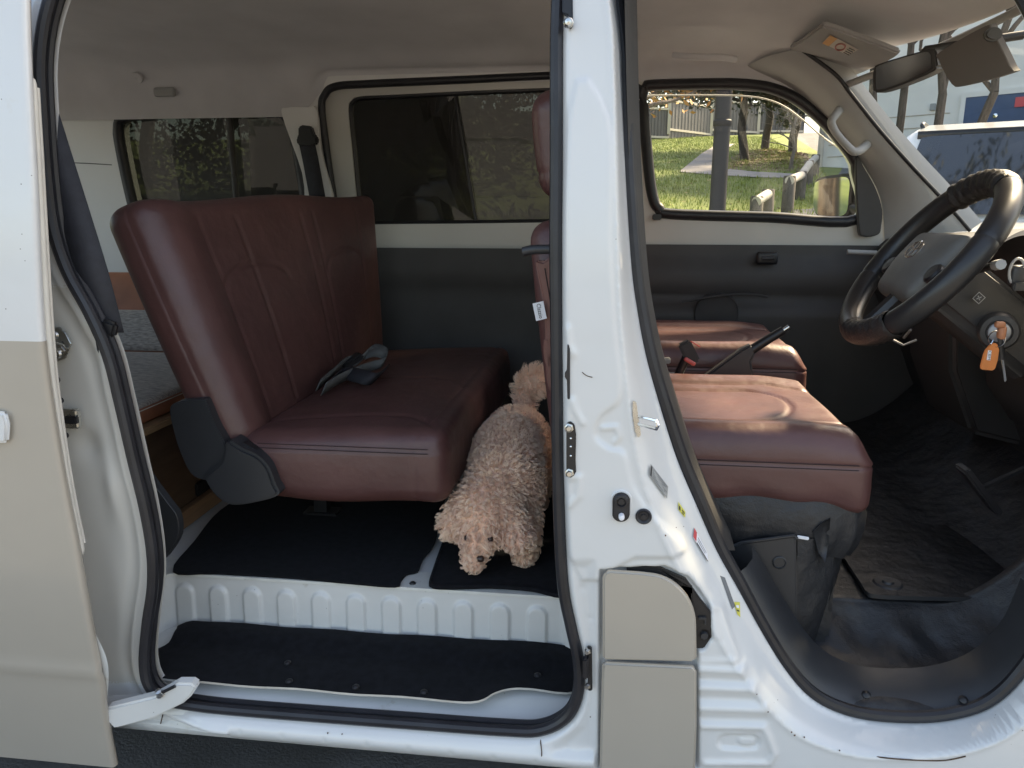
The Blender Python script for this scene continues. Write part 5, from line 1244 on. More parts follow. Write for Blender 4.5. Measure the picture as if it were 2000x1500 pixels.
dg = bpy.context.evaluated_depsgraph_get(); dg.update()
me0 = bpy.data.meshes.new_from_object(mo.evaluated_get(dg))
V = np.array([v.co[:] for v in me0.vertices]); F = [tuple(p.vertices) for p in me0.polygons]
bpy.data.objects.remove(mo); bpy.data.metaballs.remove(mb); bpy.data.meshes.remove(me0)
V[:, 2] = np.maximum(V[:, 2], ZM + 0.001)
DOG = prop(empty('dog', (-0.23, 0.55, ZM)), 'small curly apricot poodle standing on the mat with head lowered', 'dog')
body = mk('body', V, F, M['furskin'], DOG)
# curled fur, strand by strand
tri = []
for f in F:
    tri.append((f[0], f[1], f[2]))
    if len(f) == 4: tri.append((f[0], f[2], f[3]))
tri = np.array(tri); a, b, c = V[tri[:, 0]], V[tri[:, 1]], V[tri[:, 2]]
fn = np.cross(b - a, c - a); ar = np.linalg.norm(fn, axis=1); fn = fn / np.maximum(ar, 1e-12)[:, None]
if ((a.mean(0) * 0 + (a - V.mean(0))) * fn).sum() < 0: fn = -fn
VN = np.zeros_like(V)
for k in range(3): np.add.at(VN, tri[:, k], fn * ar[:, None])
VN /= np.maximum(np.linalg.norm(VN, axis=1), 1e-12)[:, None]
def sample(n):
    i = RNG.choice(len(tri), n, p=ar / ar.sum()); r1 = np.sqrt(RNG.random(n)); r2 = RNG.random(n)
    w0, w1, w2 = 1 - r1, r1 * (1 - r2), r1 * r2
    P = a[i] * w0[:, None] + b[i] * w1[:, None] + c[i] * w2[:, None]
    N = VN[tri[i, 0]] * w0[:, None] + VN[tri[i, 1]] * w1[:, None] + VN[tri[i, 2]] * w2[:, None]
    return P, N / np.maximum(np.linalg.norm(N, axis=1), 1e-9)[:, None]
NCl, NSt, SEG = 3600, 95000, 6
Pc, Nc = sample(NCl); Ps, Ns = sample(NSt)
# hash grid nearest clump
near = np.empty(NSt, int)
for k0 in range(0, NSt, 4000):
    d2 = ((Ps[k0:k0 + 4000, None, :] - Pc[None, :, :]) ** 2).sum(2); near[k0:k0 + 4000] = d2.argmin(1)
def flen(P):
    L = np.full(len(P), 0.014)
    L = np.where(P[:, 1] > 0.775, 0.028, L)                              # plumed tail
    hd_ = (P[:, 1] < 0.41) & (P[:, 2] > 0.545); L = np.where(hd_, 0.019, L)
    L = np.where((P[:, 0] < -0.300) & (P[:, 1] < 0.43) & (P[:, 2] > 0.53), 0.021, L)
    mz = (P[:, 1] < 0.345) & (P[:, 2] < 0.545); L = np.where(mz, 0.009, L)
    L = np.where(P[:, 2] < 0.500, 0.009, L); return L
Lc = flen(Pc) * RNG.uniform(0.75, 1.25, NCl); Ls = flen(Ps) * RNG.uniform(0.8, 1.15, NSt)
flow = np.array([0.05, -0.25, -0.45])
tail = Pc[:, 1] > 0.775
Nc2 = Nc * 0.8 + flow * 0.75 + RNG.normal(0, 0.28, Nc.shape); Nc2[tail] = Nc[tail] * 0.7 + np.array([0.6, 0.0, 0.25]) + RNG.normal(0, 0.15, (tail.sum(), 3))
hdm = (Pc[:, 1] < 0.425) & (Pc[:, 2] > 0.54)                           # topknot: locks fall outwards from the crown
out_ = Pc - np.array([-0.252, 0.385, 0.665]); out_ /= np.maximum(np.linalg.norm(out_, axis=1), 1e-6)[:, None]
Nc2[hdm] = Nc[hdm] * 0.55 + out_[hdm] * 0.8 + np.array([0, -0.1, -0.25]) + RNG.normal(0, 0.16, (hdm.sum(), 3))
Nc2 /= np.linalg.norm(Nc2, axis=1)[:, None]
tmp = np.cross(Nc2, RNG.normal(0, 1, Nc.shape)); e1 = tmp / np.linalg.norm(tmp, axis=1)[:, None]; e2 = np.cross(Nc2, e1)
ph = RNG.random(NCl) * 6.28; turns = np.where(tail, 0.35, RNG.uniform(0.5, 1.1, NCl)); cr = np.where(tail, 0.002, RNG.uniform(0.0022, 0.0045, NCl))
pts = np.empty((NSt, SEG + 1, 3)); KK = np.where(Ps[:, 1] < 0.46, 0.66, 0.45)
for s_ in range(SEG + 1):
    t = s_ / SEG
    an_ = ph[near] + turns[near] * 6.28 * t; rr_ = cr[near] * min(1, t * 2.2)
    cl_ = Pc[near] + Nc2[near] * (Lc[near] * t)[:, None] + (e1[near] * np.cos(an_)[:, None] + e2[near] * np.sin(an_)[:, None]) * rr_[:, None]
    fr_ = Ps + Ns * (Ls * t * 0.9)[:, None] + (e1[near] * np.cos(an_)[:, None] + e2[near] * np.sin(an_)[:, None]) * (rr_ * 0.8)[:, None]
    k_ = (KK * t ** 0.85)[:, None]; pts[:, s_] = fr_ * (1 - k_) + cl_ * k_
pts += RNG.normal(0, 0.0004, pts.shape)
pts[:, :, 2] = np.maximum(pts[:, :, 2], ZM + 0.0008)
tg_ = np.gradient(pts, axis=1); tg_ /= np.maximum(np.linalg.norm(tg_, axis=2, keepdims=True), 1e-9)
rv = RNG.normal(0, 1, (NSt, 1, 3)); wd_ = np.cross(tg_, rv); wd_ /= np.maximum(np.linalg.norm(wd_, axis=2, keepdims=True), 1e-9)
wt = np.linspace(1.0, 0.25, SEG + 1)[None, :, None] * (0.00055 * RNG.uniform(0.7, 1.3, (NSt, 1, 1)))
L_ = pts - wd_ * wt; R_ = pts + wd_ * wt
VV = np.stack([L_, R_], axis=2).reshape(-1, 3)
basei = (np.arange(NSt) * (SEG + 1) * 2)[:, None] + (np.arange(SEG) * 2)[None, :]
basei = basei.reshape(-1); FF = np.stack([basei, basei + 1, basei + 3, basei + 2], axis=1)
me = bpy.data.meshes.new('fur'); me.vertices.add(len(VV)); me.vertices.foreach_set('co', VV.ravel())
me.loops.add(FF.size); me.loops.foreach_set('vertex_index', FF.ravel().astype(np.int32)); me.polygons.add(len(FF))
me.polygons.foreach_set('loop_start', np.arange(0, FF.size, 4, dtype=np.int32)); me.polygons.foreach_set('loop_total', np.full(len(FF), 4, dtype=np.int32))
me.polygons.foreach_set('use_smooth', np.ones(len(FF), bool)); me.update(); me.materials.append(M['fur'])
fo = bpy.data.objects.new('curly_fur', me); COL.objects.link(fo); setpar(fo, DOG); fo['kind'] = 'stuff'
# nose, eyes, paw pads
V_, F_ = rbox_geo((0.0085, 0.0072, 0.0070), 0.0069, 4, (1, 1, 1), lambda A: A + np.array([-0.256, 0.284, 0.520])); mk('nose', V_, F_, M['nose'], DOG)
for p in ((-0.285, 0.286, 0.566), (-0.234, 0.286, 0.566)): lathe('eye', p, (0, -1, 0), [(0.0065, 0), (0.006, 0.003), (0.004, 0.0052), (0, 0.006)], M['nose'], DOG, 12)
# ================================================================== outside
def gh_(x, y):
    if y < 6.0: return 0.0
    if y < 12.0: t = (y - 6.0) / 6.0; return 1.2 * t * t * (1.6 - 0.6 * t)
    if y < 45.0: return 1.2 + 0.130 * (y - 12.0)
    return 1.2 + 0.130 * 33 + 0.05 * min(y - 45.0, 60)
def hit(u, v, lim=120):
    d = ray(u, v); d = d / d.y; y = 2.5
    while y < lim:
        p = CAM + d * (y - CAM.y)
        if p.z <= gh_(p.x, y): break
        y += 0.05
    p = CAM + d * (y - CAM.y); return Vector((p.x, y, gh_(p.x, y)))
def terrain(name, outline, m, lift, step, kind='structure'):
    X_, T_ = sheet(outline, [], step)
    return prop(mk(name, [Vector((x, y, gh_(x, y) + lift)) for x, y in X_], [tuple(int(i) for i in t) for t in T_], m), kind=kind)
M['asphalt'] = mat('worn_asphalt', (0.135, 0.135, 0.135), 0.9, var=0.25, vscale=3, bump=0.6, bscale=120, dirt=(0.10, 0.098, 0.092), dscale=1.2, dthr=0.55)
M['lawnm'] = mat('lawn', (0.20, 0.24, 0.06), 0.95, var=0.3, vscale=0.9, col2=(0.11, 0.145, 0.035), bump=0.8, bscale=18, speck=((0.42, 0.36, 0.20), 5.0, 0.16))
M['conc'] = mat('concrete_path', (0.30, 0.27, 0.25), 0.9, var=0.12, vscale=4, bump=0.3, bscale=40)
M['litter'] = mat('leaf_litter', (0.17, 0.115, 0.075), 0.95, var=0.35, vscale=3, bump=0.9, bscale=30)
ys = [-120, -40, -10, 2, 5.5]
xs2 = sorted(set(list(np.linspace(-150, 150, 40))))
yy = [-150, -60, -20, -5, 2] + list(np.arange(5.5, 13, 0.25)) + list(np.arange(13, 60, 2)) + [70, 90, 110, 160, 250]
nx_ = len(xs2); V = [Vector((x, y, gh_(x, y))) for y in yy for x in xs2]
prop(mk('ground', V, [(j * nx_ + i, j * nx_ + i + 1, (j + 1) * nx_ + i + 1, (j + 1) * nx_ + i) for j in range(len(yy) - 1) for i in range(nx_ - 1)], M['asphalt']), kind='structure')
lawn = [(-40, 6.1), (1.0, 6.1), (2.3, 9.0), (3.6, 13.0), (6.2, 21.0), (9, 40), (14, 60), (-60, 60), (-60, 20)]
terrain('lawn', lawn, M['lawnm'], 0.008, 0.5)
def tp(pts): return [(p.x, p.y) for p in (hit(u, v) for u, v in pts)]
PATHP = tp([(1326, 338), (1372, 300), (1400, 284), (1436, 282), (1420, 292), (1404, 308), (1398, 330), (1480, 338), (1560, 342), (1562, 350), (1480, 349), (1400, 344)])
terrain('footpath', PATHP, M['conc'], 0.03, 0.4)
terrain('leaf_litter', tp([(1408, 333), (1420, 312), (1450, 298), (1500, 292), (1570, 300), (1588, 318), (1584, 333), (1540, 336), (1470, 334)]), M['litter'], 0.02, 0.5, kind='stuff')
# grass blades and fallen leaves, uncountable
def scatter(name, n, poly, size, m, up, kind='stuff'):
    Pq = np.array(poly); lo, hi = Pq.min(0), Pq.max(0); Q = RNG.uniform(lo, hi, (n * 3, 2)); Q = Q[inside(Q, poly)]; Q = Q[~inside(Q, PATHP)][:n] if up else Q[:n]; n = len(Q)
    z = np.array([gh_(x, y) for x, y in Q]); ang = RNG.random(n) * 6.28; s_ = size * RNG.uniform(0.6, 1.5, n)
    dx = np.c_[np.cos(ang), np.sin(ang)] * s_[:, None] * (0.10 if up else 0.5)
    V = np.zeros((n, 3, 3)); c = np.c_[Q, z + 0.012]
    V[:, 0] = c; V[:, 0, :2] -= dx; V[:, 1] = c; V[:, 1, :2] += dx; V[:, 2] = c
    V[:, 2, :2] += np.c_[-np.sin(ang), np.cos(ang)] * s_[:, None] * (0.35 if up else 0.8); V[:, 2, 2] += s_ * (0.9 if up else 0.15)
    F = np.arange(n * 3).reshape(-1, 3)
    return prop(mk(name, V.reshape(-1, 3), [tuple(int(i) for i in f) for f in F], m, None, False), kind=kind)
vis = tp([(1240, 430), (1700, 440), (1600, 330), (1500, 268), (1245, 268)])
M['blade'] = mat('grass_blade', (0.26, 0.31, 0.075), 0.8, var=0.3, vscale=1.2); M['dleaf'] = mat('fallen_leaf', (0.42, 0.32, 0.14), 0.8, var=0.4, vscale=6)
M['dleaf2'] = mat('brown_leaf', (0.22, 0.12, 0.07), 0.8, var=0.4, vscale=6)
lv = [p for p in vis]
prop(scatter('grass', 26000, lv, 0.075, M['blade'], True), 'short green grass on the sloping lawn', 'grass')
prop(scatter('fallen_leaves', 900, lv, 0.085, M['dleaf'], False), 'yellow leaves scattered over the lawn', 'leaves')
prop(scatter('brown_leaves', 2600, tp([(1420, 330), (1450, 298), (1500, 290), (1575, 300), (1586, 332)]), 0.11, M['dleaf2'], False), 'brown leaf litter under the shrubs', 'leaves')
# boundary fence of grey steel panels
M['colorb'] = mat('grey_steel_panel', (0.085, 0.083, 0.088), 0.55, var=0.08, vscale=2); M['fpost'] = mat('cream_fence_post', (0.52, 0.47, 0.40), 0.5)
FN = None
fpts = [hit(u, v) for u, v in ((700, 292), (820, 287), (940, 283), (1060, 280), (1150, 277), (1222, 275), (1305, 272), (1388, 266), (1480, 262), (1570, 260))]
FN = prop(empty('steel_fence', fpts[6]), 'grey corrugated steel fence with cream posts at the top of the lawn', 'fence')
HG = [at((a + b) / 2, t, (fpts[i].y + fpts[i + 1].y) / 2).z - max(fpts[i].z, fpts[i + 1].z) - 0.02 for i, (a, b, t) in enumerate(((700, 820, 225), (820, 940, 222), (940, 1060, 219), (1060, 1150, 216), (1150, 1222, 214), (1222, 1305, 211), (1305, 1388, 203), (1388, 1480, 200), (1480, 1570, 199)))]
for i in range(len(fpts) - 1):
    A_, B_ = fpts[i], fpts[i + 1]; hgt = HG[i]
    zb = max(A_.z, B_.z) + 0.02; n = 80; V = []
    for k in range(n + 1):
        p = A_.lerp(B_, k / n); off = 0.03 if (k % 6) in (0, 1) else 0.0
        V += [Vector((p.x, p.y - off, min(A_.z, B_.z))), Vector((p.x, p.y - off, zb + hgt))]
    mk('fence_panel', V, [(2 * k, 2 * k + 2, 2 * k + 3, 2 * k + 1) for k in range(n)], M['colorb'], FN, False)
    for zz_ in (zb + hgt, zb + 0.06): 
        dm = (A_ + B_) / 2; L__ = (B_ - A_).length; box('fence_rail', (dm.x, dm.y - 0.04, zz_), (L__, 0.08, 0.10), M['fpost'], FN, 0.0, Matrix.Rotation(math.atan2(B_.y - A_.y, B_.x - A_.x), 3, 'Z'))
    box('fence_post', (A_.x, A_.y - 0.05, zb + hgt / 2 - 0.05), (0.14, 0.12, hgt + 0.25), M['fpost'], FN, 0.0)
# lamp post
M['polem'] = mat('dark_grey_pole', (0.010, 0.011, 0.014), 0.6, var=0.1, vscale=3)
pp = Vector((1.06, 6.75, gh_(1.06, 6.75)))
LPST = prop(empty('lamp_post', pp), 'dark grey steel lamp post standing on the lawn edge', 'lamp post')
lathe('post', pp, (0, 0, 1), [(0.11, 0), (0.11, 0.3), (0.083, 0.36), (0.078, 2.0), (0.070, 5.2), (0, 5.2)], M['polem'], LPST, 24)
lathe('collar', pp + Vector((0, 0, 2.02)), (0, 0, 1), [(0.082, 0), (0.09, 0.01), (0.09, 0.05), (0.08, 0.06)], M['polem'], LPST, 24)
box('lamp_head', pp + Vector((0, -0.35, 5.25)), (0.22, 0.7, 0.09), M['polem'], LPST, 0.03)
# log barrier: bollards with rails between them
M['log'] = mat('weathered_log', (0.11, 0.098, 0.085), 0.85, var=0.25, vscale=9, bump=0.5, bscale=50, stretch=(4, 4, 1))
M['raillog'] = mat('pale_rail_log', (0.46, 0.43, 0.38), 0.8, var=0.15, vscale=7)
bpx = [((1474, 452), 'darkest bollard at the window sill, left end of the log barrier'), ((1496, 436), 'short bollard next to the left end of the log barrier'), ((1537, 418), 'tall pale bollard left of the side mirror'),
       ((1561, 391), 'bollard above the side mirror where the log rail ends'), ((1577, 362), 'grey bollard behind the mirror, second farthest'), ((1590, 346), 'farthest small bollard by the white building')]
tops = []
for (uv, lb) in bpx:
    p = hit(*uv); h_ = 0.52 if len(tops) != 2 else 0.60
    o = lathe('bollard', p, (0, 0, 1), [(0.105, -0.05), (0.10, 0.02), (0.098, h_ - 0.02), (0.085, h_), (0, h_ + 0.005)], M['log'], None, 14)
    prop(o, lb, 'bollard', 'bollards of the log barrier'); tops.append(p + Vector((0, 0, h_ - 0.08)))
for i in range(len(tops) - 1):
    if i == 1: continue
    o = tube('log_rail', [tops[i] + Vector((-0.02, -0.09, 0)), tops[i].lerp(tops[i + 1], 0.5) + Vector((-0.02, -0.09, 0.0)), tops[i + 1] + Vector((-0.02, -0.09, 0))], 0.075, M['raillog'], None, 10)
    prop(o, ['round pale rail at the left end of the log barrier', '', 'pale rail rising between the tall bollard and the mirror', 'pale rail behind the side mirror', 'farthest rail of the log barrier by the white building'][i], 'rail', 'rails of the log barrier')
# ---- trees
M['bark'] = mat('dark_bark', (0.060, 0.050, 0.042), 0.9, var=0.3, vscale=8, bump=0.9, bscale=30, stretch=(4, 4, 1))
M['bark2'] = mat('pale_bark', (0.20, 0.165, 0.14), 0.9, var=0.3, vscale=6, bump=0.9, bscale=22, stretch=(5, 5, 0.8))
LEAF = {'dark': mat('dark_leaf', (0.045, 0.065, 0.030), 0.7, var=0.4, vscale=2), 'mid': mat('mid_leaf', (0.075, 0.100, 0.040), 0.7, var=0.4, vscale=2),
        'olive': mat('olive_leaf', (0.085, 0.090, 0.050), 0.7, var=0.4, vscale=2), 'autumn': mat('autumn_leaf', (0.42, 0.17, 0.055), 0.7, col2=(0.45, 0.30, 0.08), vscale=3)}
def limb(g, p0, p1, r0, r1, wob=0.08, n=6):
    p0 = Vector(p0); p1 = Vector(p1); L = (p1 - p0).length; pts = []
    for i in range(n + 1):
        t = i / n; w_ = wob * L * sin(pi * t); pts.append(p0.lerp(p1, t) + Vector((random.uniform(-w_, w_), random.uniform(-w_, w_), random.uniform(-w_, w_) * 0.3)))
    P = crv(pts, 3); g.tube(P, lambda t: r0 + (r1 - r0) * t, sec=8); return P
def tree(name, base, hgt, rad, label, nleaf=3500, leaf='mid', trunk=0.13, lean=(0, 0), crown0=0.35, lsize=0.09, bark='bark', group='trees beyond the van', clumps=26, cat='tree', nlimb=8):
    base = Vector(base); E_ = prop(empty(name, base), label, cat, group)
    g = Geo(); top = base + Vector((lean[0], lean[1], hgt * 0.8))
    P = limb(g, base - Vector((0, 0, 0.1)), top, trunk, trunk * 0.35, 0.03, 8)
    cents = []
    for k in range(nlimb):
        s0 = P[int(len(P) * random.uniform(max(0.25, crown0 - 0.05), 0.9))]
        a_ = random.uniform(0, 2 * pi); d = Vector((cos(a_) * rad * random.uniform(0.5, 0.9), sin(a_) * rad * random.uniform(0.5, 0.9), hgt * random.uniform(0.05, 0.28)))
        Q = limb(g, s0, s0 + d, trunk * 0.35, trunk * 0.08, 0.12, 5); cents += [Q[len(Q) // 2], Q[-1]]
        for _ in range(2):
            s1 = Q[int(len(Q) * 0.6)]; d2 = Vector((random.uniform(-1, 1), random.uniform(-1, 1), random.uniform(0.1, 0.8))) * rad * 0.4
            Q2 = limb(g, s1, s1 + d2, trunk * 0.14, trunk * 0.04, 0.12, 3); cents.append(Q2[-1])
    g.build('trunk', M[bark], E_)
    if nleaf:
        while len(cents) < clumps:
            a_ = random.uniform(0, 2 * pi); r_ = rad * math.sqrt(random.random()); cents.append(base + Vector((lean[0] + cos(a_) * r_, lean[1] + sin(a_) * r_, hgt * random.uniform(crown0, 1.0))))
        C_ = np.array([c[:] for c in cents]); i = RNG.integers(0, len(C_), nleaf)
        cr_ = RNG.uniform(0.25, 0.55, len(C_)) * rad * 0.75
        off = RNG.normal(0, 1, (nleaf, 3)); off /= np.linalg.norm(off, axis=1)[:, None]
        c = C_[i] + off * (cr_[i] * RNG.random(nleaf) ** 0.5)[:, None] * np.array([1, 1, 0.7])
        e1 = RNG.normal(0, 1, (nleaf, 3)); e1 /= np.linalg.norm(e1, axis=1)[:, None]; e2 = np.cross(e1, RNG.normal(0, 1, (nleaf, 3))); e2 /= np.linalg.norm(e2, axis=1)[:, None]
        s_ = lsize * RNG.uniform(0.5, 1.3, nleaf)[:, None]
        V = np.stack([c - e1 * s_, c - e2 * s_ * 0.45, c + e1 * s_, c + e2 * s_ * 0.45], axis=1).reshape(-1, 3)
        mk('crown', V, [(4 * k, 4 * k + 1, 4 * k + 2, 4 * k + 3) for k in range(nleaf)], LEAF[leaf], E_, False)
    return E_
tree('tree', hit(1456, 314), 5.5, 2.2, 'dark-trunked evergreen tree beside the concrete path', 8000, 'dark', 0.15, (-0.35, 0.2), 0.42, 0.075, clumps=34)
b_ = hit(1520, 300); tree('tree', b_ + Vector((0, 2.5, 0.3)), 6.5, 2.6, 'dense olive-green tree behind the leaf litter', 6500, 'olive', 0.16, (0.2, 0), 0.25, 0.11, clumps=44)
b_ = hit(1575, 306); tree('tree', b_ + Vector((0, 2.0, 0.3)), 5.5, 1.9, 'darkest evergreen close to the white building', 6500, 'dark', 0.16, (0, 0), 0.05, 0.11, clumps=50)
b_ = hit(1420, 264); tree('tree', b_ + Vector((0, 6, 0)), 9, 4.0, 'tall grey-green tree behind the steel fence', 5000, 'mid', 0.25, (0, 0), 0.3, 0.17, clumps=40)
b_ = hit(1290, 268); tree('tree', b_ + Vector((0, 9, 0)), 8, 4.0, 'rounded tree behind the left fence panels', 4500, 'olive', 0.25, (0, 0), 0.3, 0.17, clumps=40)
tree('bare_shrub', hit(1545, 333), 3.2, 1.1, 'leafless pale shrub standing in brown leaf litter', 0, 'mid', 0.05, (0.1, 0), 0.15, bark='bark2', cat='shrub', nlimb=11, group=None)
b_ = Vector((0.15, 12.0, gh_(0, 12.0))); tree('autumn_tree', b_, 3.1, 2.2, 'tree with sparse orange autumn leaves above the fence', 1300, 'autumn', 0.11, (0.3, -0.3), 0.40, 0.06, bark='bark2', clumps=30)
for k, (x, y, h_, r_, lf, lb) in enumerate(((-3.9, 11.5, 7, 2.3, 'mid', 'leafy tree seen through the tinted sliding-door window, right one'), (-5.0, 12.5, 8, 3.0, 'dark', 'dark tree seen through the tinted sliding-door window, left one'),
        (-9.0, 12.0, 8, 3.2, 'mid', 'green tree filling the rear quarter window'), (-13.0, 13.0, 9, 3.5, 'dark', 'dark tree at the left of the rear quarter window'), (-2.6, 17.5, 8, 2.4, 'dark', 'evergreen tree farther back behind the tinted glass'), (-17, 12, 9, 3.6, 'mid', 'leafy tree farthest left behind the rear window'), (-7.0, 15.0, 8, 3.2, 'dark', 'dark tree behind the pillar between the two tinted windows'), (-11.0, 16.5, 9, 3.4, 'olive', 'olive tree showing in the middle of the rear quarter window'), (-3.8, 17.5, 9, 3.2, 'olive', 'olive tree in the middle distance of the sliding-door window'))):
    tree('tree', (x, y, gh_(x, y)), h_, r_, lb, 11000, lf, 0.17, (0.2, 0), 0.0, 0.085, 'bark2', clumps=110)
dv_ = (mc - CAM).normalized(); rf = dv_ - mn * 2 * dv_.dot(mn); tb = mc + rf * (5.6 / math.hypot(rf.x, rf.y)); tb.z = 0
bt = prop(empty('old_tree', tb), 'old brown-barked tree reflected in the side mirror, its crown overhanging the van', 'tree')
V, F = [], []; P = [Vector((tb.x + 0.02 * sin(k * 0.8), tb.y, -0.1 + k * 0.5)) for k in range(15)]
for i, p in enumerate(P):
    for j in range(36):
        a_ = 2 * pi * j / 36; r_ = (0.105 - 0.002 * i) * (1 + 0.09 * sin(5 * a_ + i * 0.3) + 0.06 * sin(12 * a_ + 0.5 * sin(i))); V.append(p + Vector((cos(a_) * r_, sin(a_) * r_, 0)))
F = [(i * 36 + j, i * 36 + (j + 1) % 36, (i + 1) * 36 + (j + 1) % 36, (i + 1) * 36 + j) for i in range(14) for j in range(36)]
g = Geo(); g.add(V, F); cents = []; ctop = Vector((0.9, 0.6, 9.2))
for k in range(9):
    tgt = ctop + Vector((random.uniform(-3.2, 2.6), random.uniform(-3, 3), random.uniform(-1.2, 1.6))); Q = limb(g, P[-1 - (k % 4)], tgt, 0.085, 0.02, 0.06, 7); cents += [Q[-1], Q[len(Q) * 2 // 3], Q[len(Q) // 2]]
    for _ in range(3):
        q_ = Q[int(len(Q) * random.uniform(0.5, 0.95))]; Q2 = limb(g, q_, q_ + Vector((random.uniform(-1.3, 1.3), random.uniform(-1.3, 1.3), random.uniform(-0.2, 0.9))), 0.022, 0.006, 0.1, 4); cents.append(Q2[-1])
g.build('trunk', mat('brown_bark', (0.085, 0.060, 0.044), 0.95, col2=(0.030, 0.022, 0.017), vscale=26, bump=1.0, bscale=40, stretch=(3, 3, 0.35)), bt)
C_ = np.array([c_[:] for c_ in cents]); nl = 5200; i = RNG.integers(0, len(C_), nl); c_ = C_[i] + RNG.normal(0, 0.33, (nl, 3))
e1 = RNG.normal(0, 1, (nl, 3)); e1 /= np.linalg.norm(e1, axis=1)[:, None]; e2 = np.cross(e1, RNG.normal(0, 1, (nl, 3))); e2 /= np.linalg.norm(e2, axis=1)[:, None]; s_ = 0.085 * RNG.uniform(0.5, 1.3, nl)[:, None]
mk('crown', np.stack([c_ - e1 * s_, c_ - e2 * s_ * 0.45, c_ + e1 * s_, c_ + e2 * s_ * 0.45], axis=1).reshape(-1, 3), [(4 * k, 4 * k + 1, 4 * k + 2, 4 * k + 3) for k in range(nl)], LEAF['olive'], bt, False)
# ---- white building with a blue door
M['render'] = mat('white_render', (0.74, 0.73, 0.69), 0.85, var=0.05, vscale=1.5, bump=0.2, bscale=60)
M['bluedoor'] = mat('blue_door', (0.045, 0.085, 0.17), 0.5, var=0.08, vscale=4)
c0 = hit(1594, 326); wdir = Vector((0.80, -0.60, 0)).normalized(); wn = Vector((-wdir.y, wdir.x, 0)); wn = -wn if wn.y > 0 else wn
BL = prop(empty('white_building', c0), 'plain white rendered building with a blue door beyond the windscreen', 'building')
Rw = Matrix.Rotation(math.atan2(wdir.y, wdir.x), 3, 'Z')
box('wall', c0 + wdir * 12 - wn * 5 + Vector((0, 0, 2.0)), (24, 10, 9.0), M['render'], BL, 0.0, Rw)
box('roof', c0 + wdir * 12 - wn * 5 + Vector((0, 0, 6.65)), (24.8, 10.8, 0.3), M['fpost'], BL, 0.0, Rw)
def onwall(u, v, off=0.0):
    d = ray(u, v); t = (c0 + wn * off - CAM).dot(wn) / d.dot(wn); return CAM + d * t
tube('downpipe', [c0 + wn * 0.08 + wdir * 0.12 + Vector((0, 0, -0.5)), c0 + wn * 0.08 + wdir * 0.12 + Vector((0, 0, 6))], 0.07, M['fpost'], BL, 10)
for k in range(4): tube('board_line', [c0 + wn * 0.012 + wdir * 0.3 + Vector((0, 0, 0.25 + 0.3 * k)), c0 + wn * 0.012 + wdir * 3.2 + Vector((0, 0, 0.25 + 0.3 * k))], 0.012, M['fpost'], BL, 4)
d0, d1, d2 = onwall(1888, 191, 0.05), onwall(2120, 182, 0.05), onwall(1888, 300, 0.05)
dw = (d1 - d0).dot(wdir); dh = 2.3
DR = box('door', d0 + wdir * dw / 2 + Vector((0, 0, -dh / 2)), (dw, 0.08, dh), M['bluedoor'], BL, 0.0, Rw)
for off_, sz in ((wdir * dw / 2 + Vector((0, 0, 0.06)), (dw + 0.2, 0.1, 0.12)), (-wdir * 0.05 + Vector((0, 0, -dh / 2)), (0.1, 0.1, dh))): box('door_frame', d0 + off_ + wn * 0.01, sz, M['render'], DR, 0.0, Rw)
sg0, sg1 = onwall(1984, 190, 0.11), onwall(2000, 208, 0.11)
box('red_sign', (sg0 + sg1) / 2, ((sg1 - sg0).dot(wdir), 0.02, abs(sg1.z - sg0.z)), M['redlabel'], DR, 0.0, Rw)
lathe('door_knob', onwall(1944, 226, 0.12), wn, [(0.05, -0.03), (0.05, 0.02), (0, 0.03)], M['bright'], DR, 10)
box('wall_box', onwall(1822, 209, 0.04), (0.12, 0.08, 0.16), M['greylabel'], BL, 0.01, Rw)
# bare trunks in front of the wall
for (u0, u1, dist, lean, lb) in ((1742, 1726, 10.0, -0.25, 'thin bare tree leftmost in front of the white wall'), (1757, 1752, 10.5, 0.0, 'forked bare tree under the rear-view mirror'), (1832, 1828, 9.5, 0.0, 'straight bare trunk in the middle of the windscreen'), (1845, 1872, 9.8, 0.45, 'bare trunk leaning right in front of the white wall')):
    d = ray(u0, 260); d = d / math.hypot(d.x, d.y); p = CAM + d * dist; z0 = gh_(p.x, p.y); base_ = Vector((p.x, p.y, z0))
    E_ = prop(empty('bare_tree', base_), lb, 'tree', 'bare trees in front of the white wall'); g = Geo()
    P = limb(g, base_ - Vector((0, 0, 0.1)), base_ + Vector((lean, 0, 2.3)), 0.055, 0.045, 0.03, 5); P2 = limb(g, P[-1], P[-1] + Vector((lean * 0.8 + random.uniform(-.1, .1), 0, 2.4)), 0.043, 0.022, 0.05, 5)
    for k in range(5):
        s_ = P2[int(len(P2) * random.uniform(0, 0.9))]; limb(g, s_, s_ + Vector((random.uniform(-0.9, 0.9), random.uniform(-0.5, 0.5), random.uniform(0.5, 1.4))), 0.028, 0.008, 0.1, 4)
    g.build('trunk', M['bark'], E_)
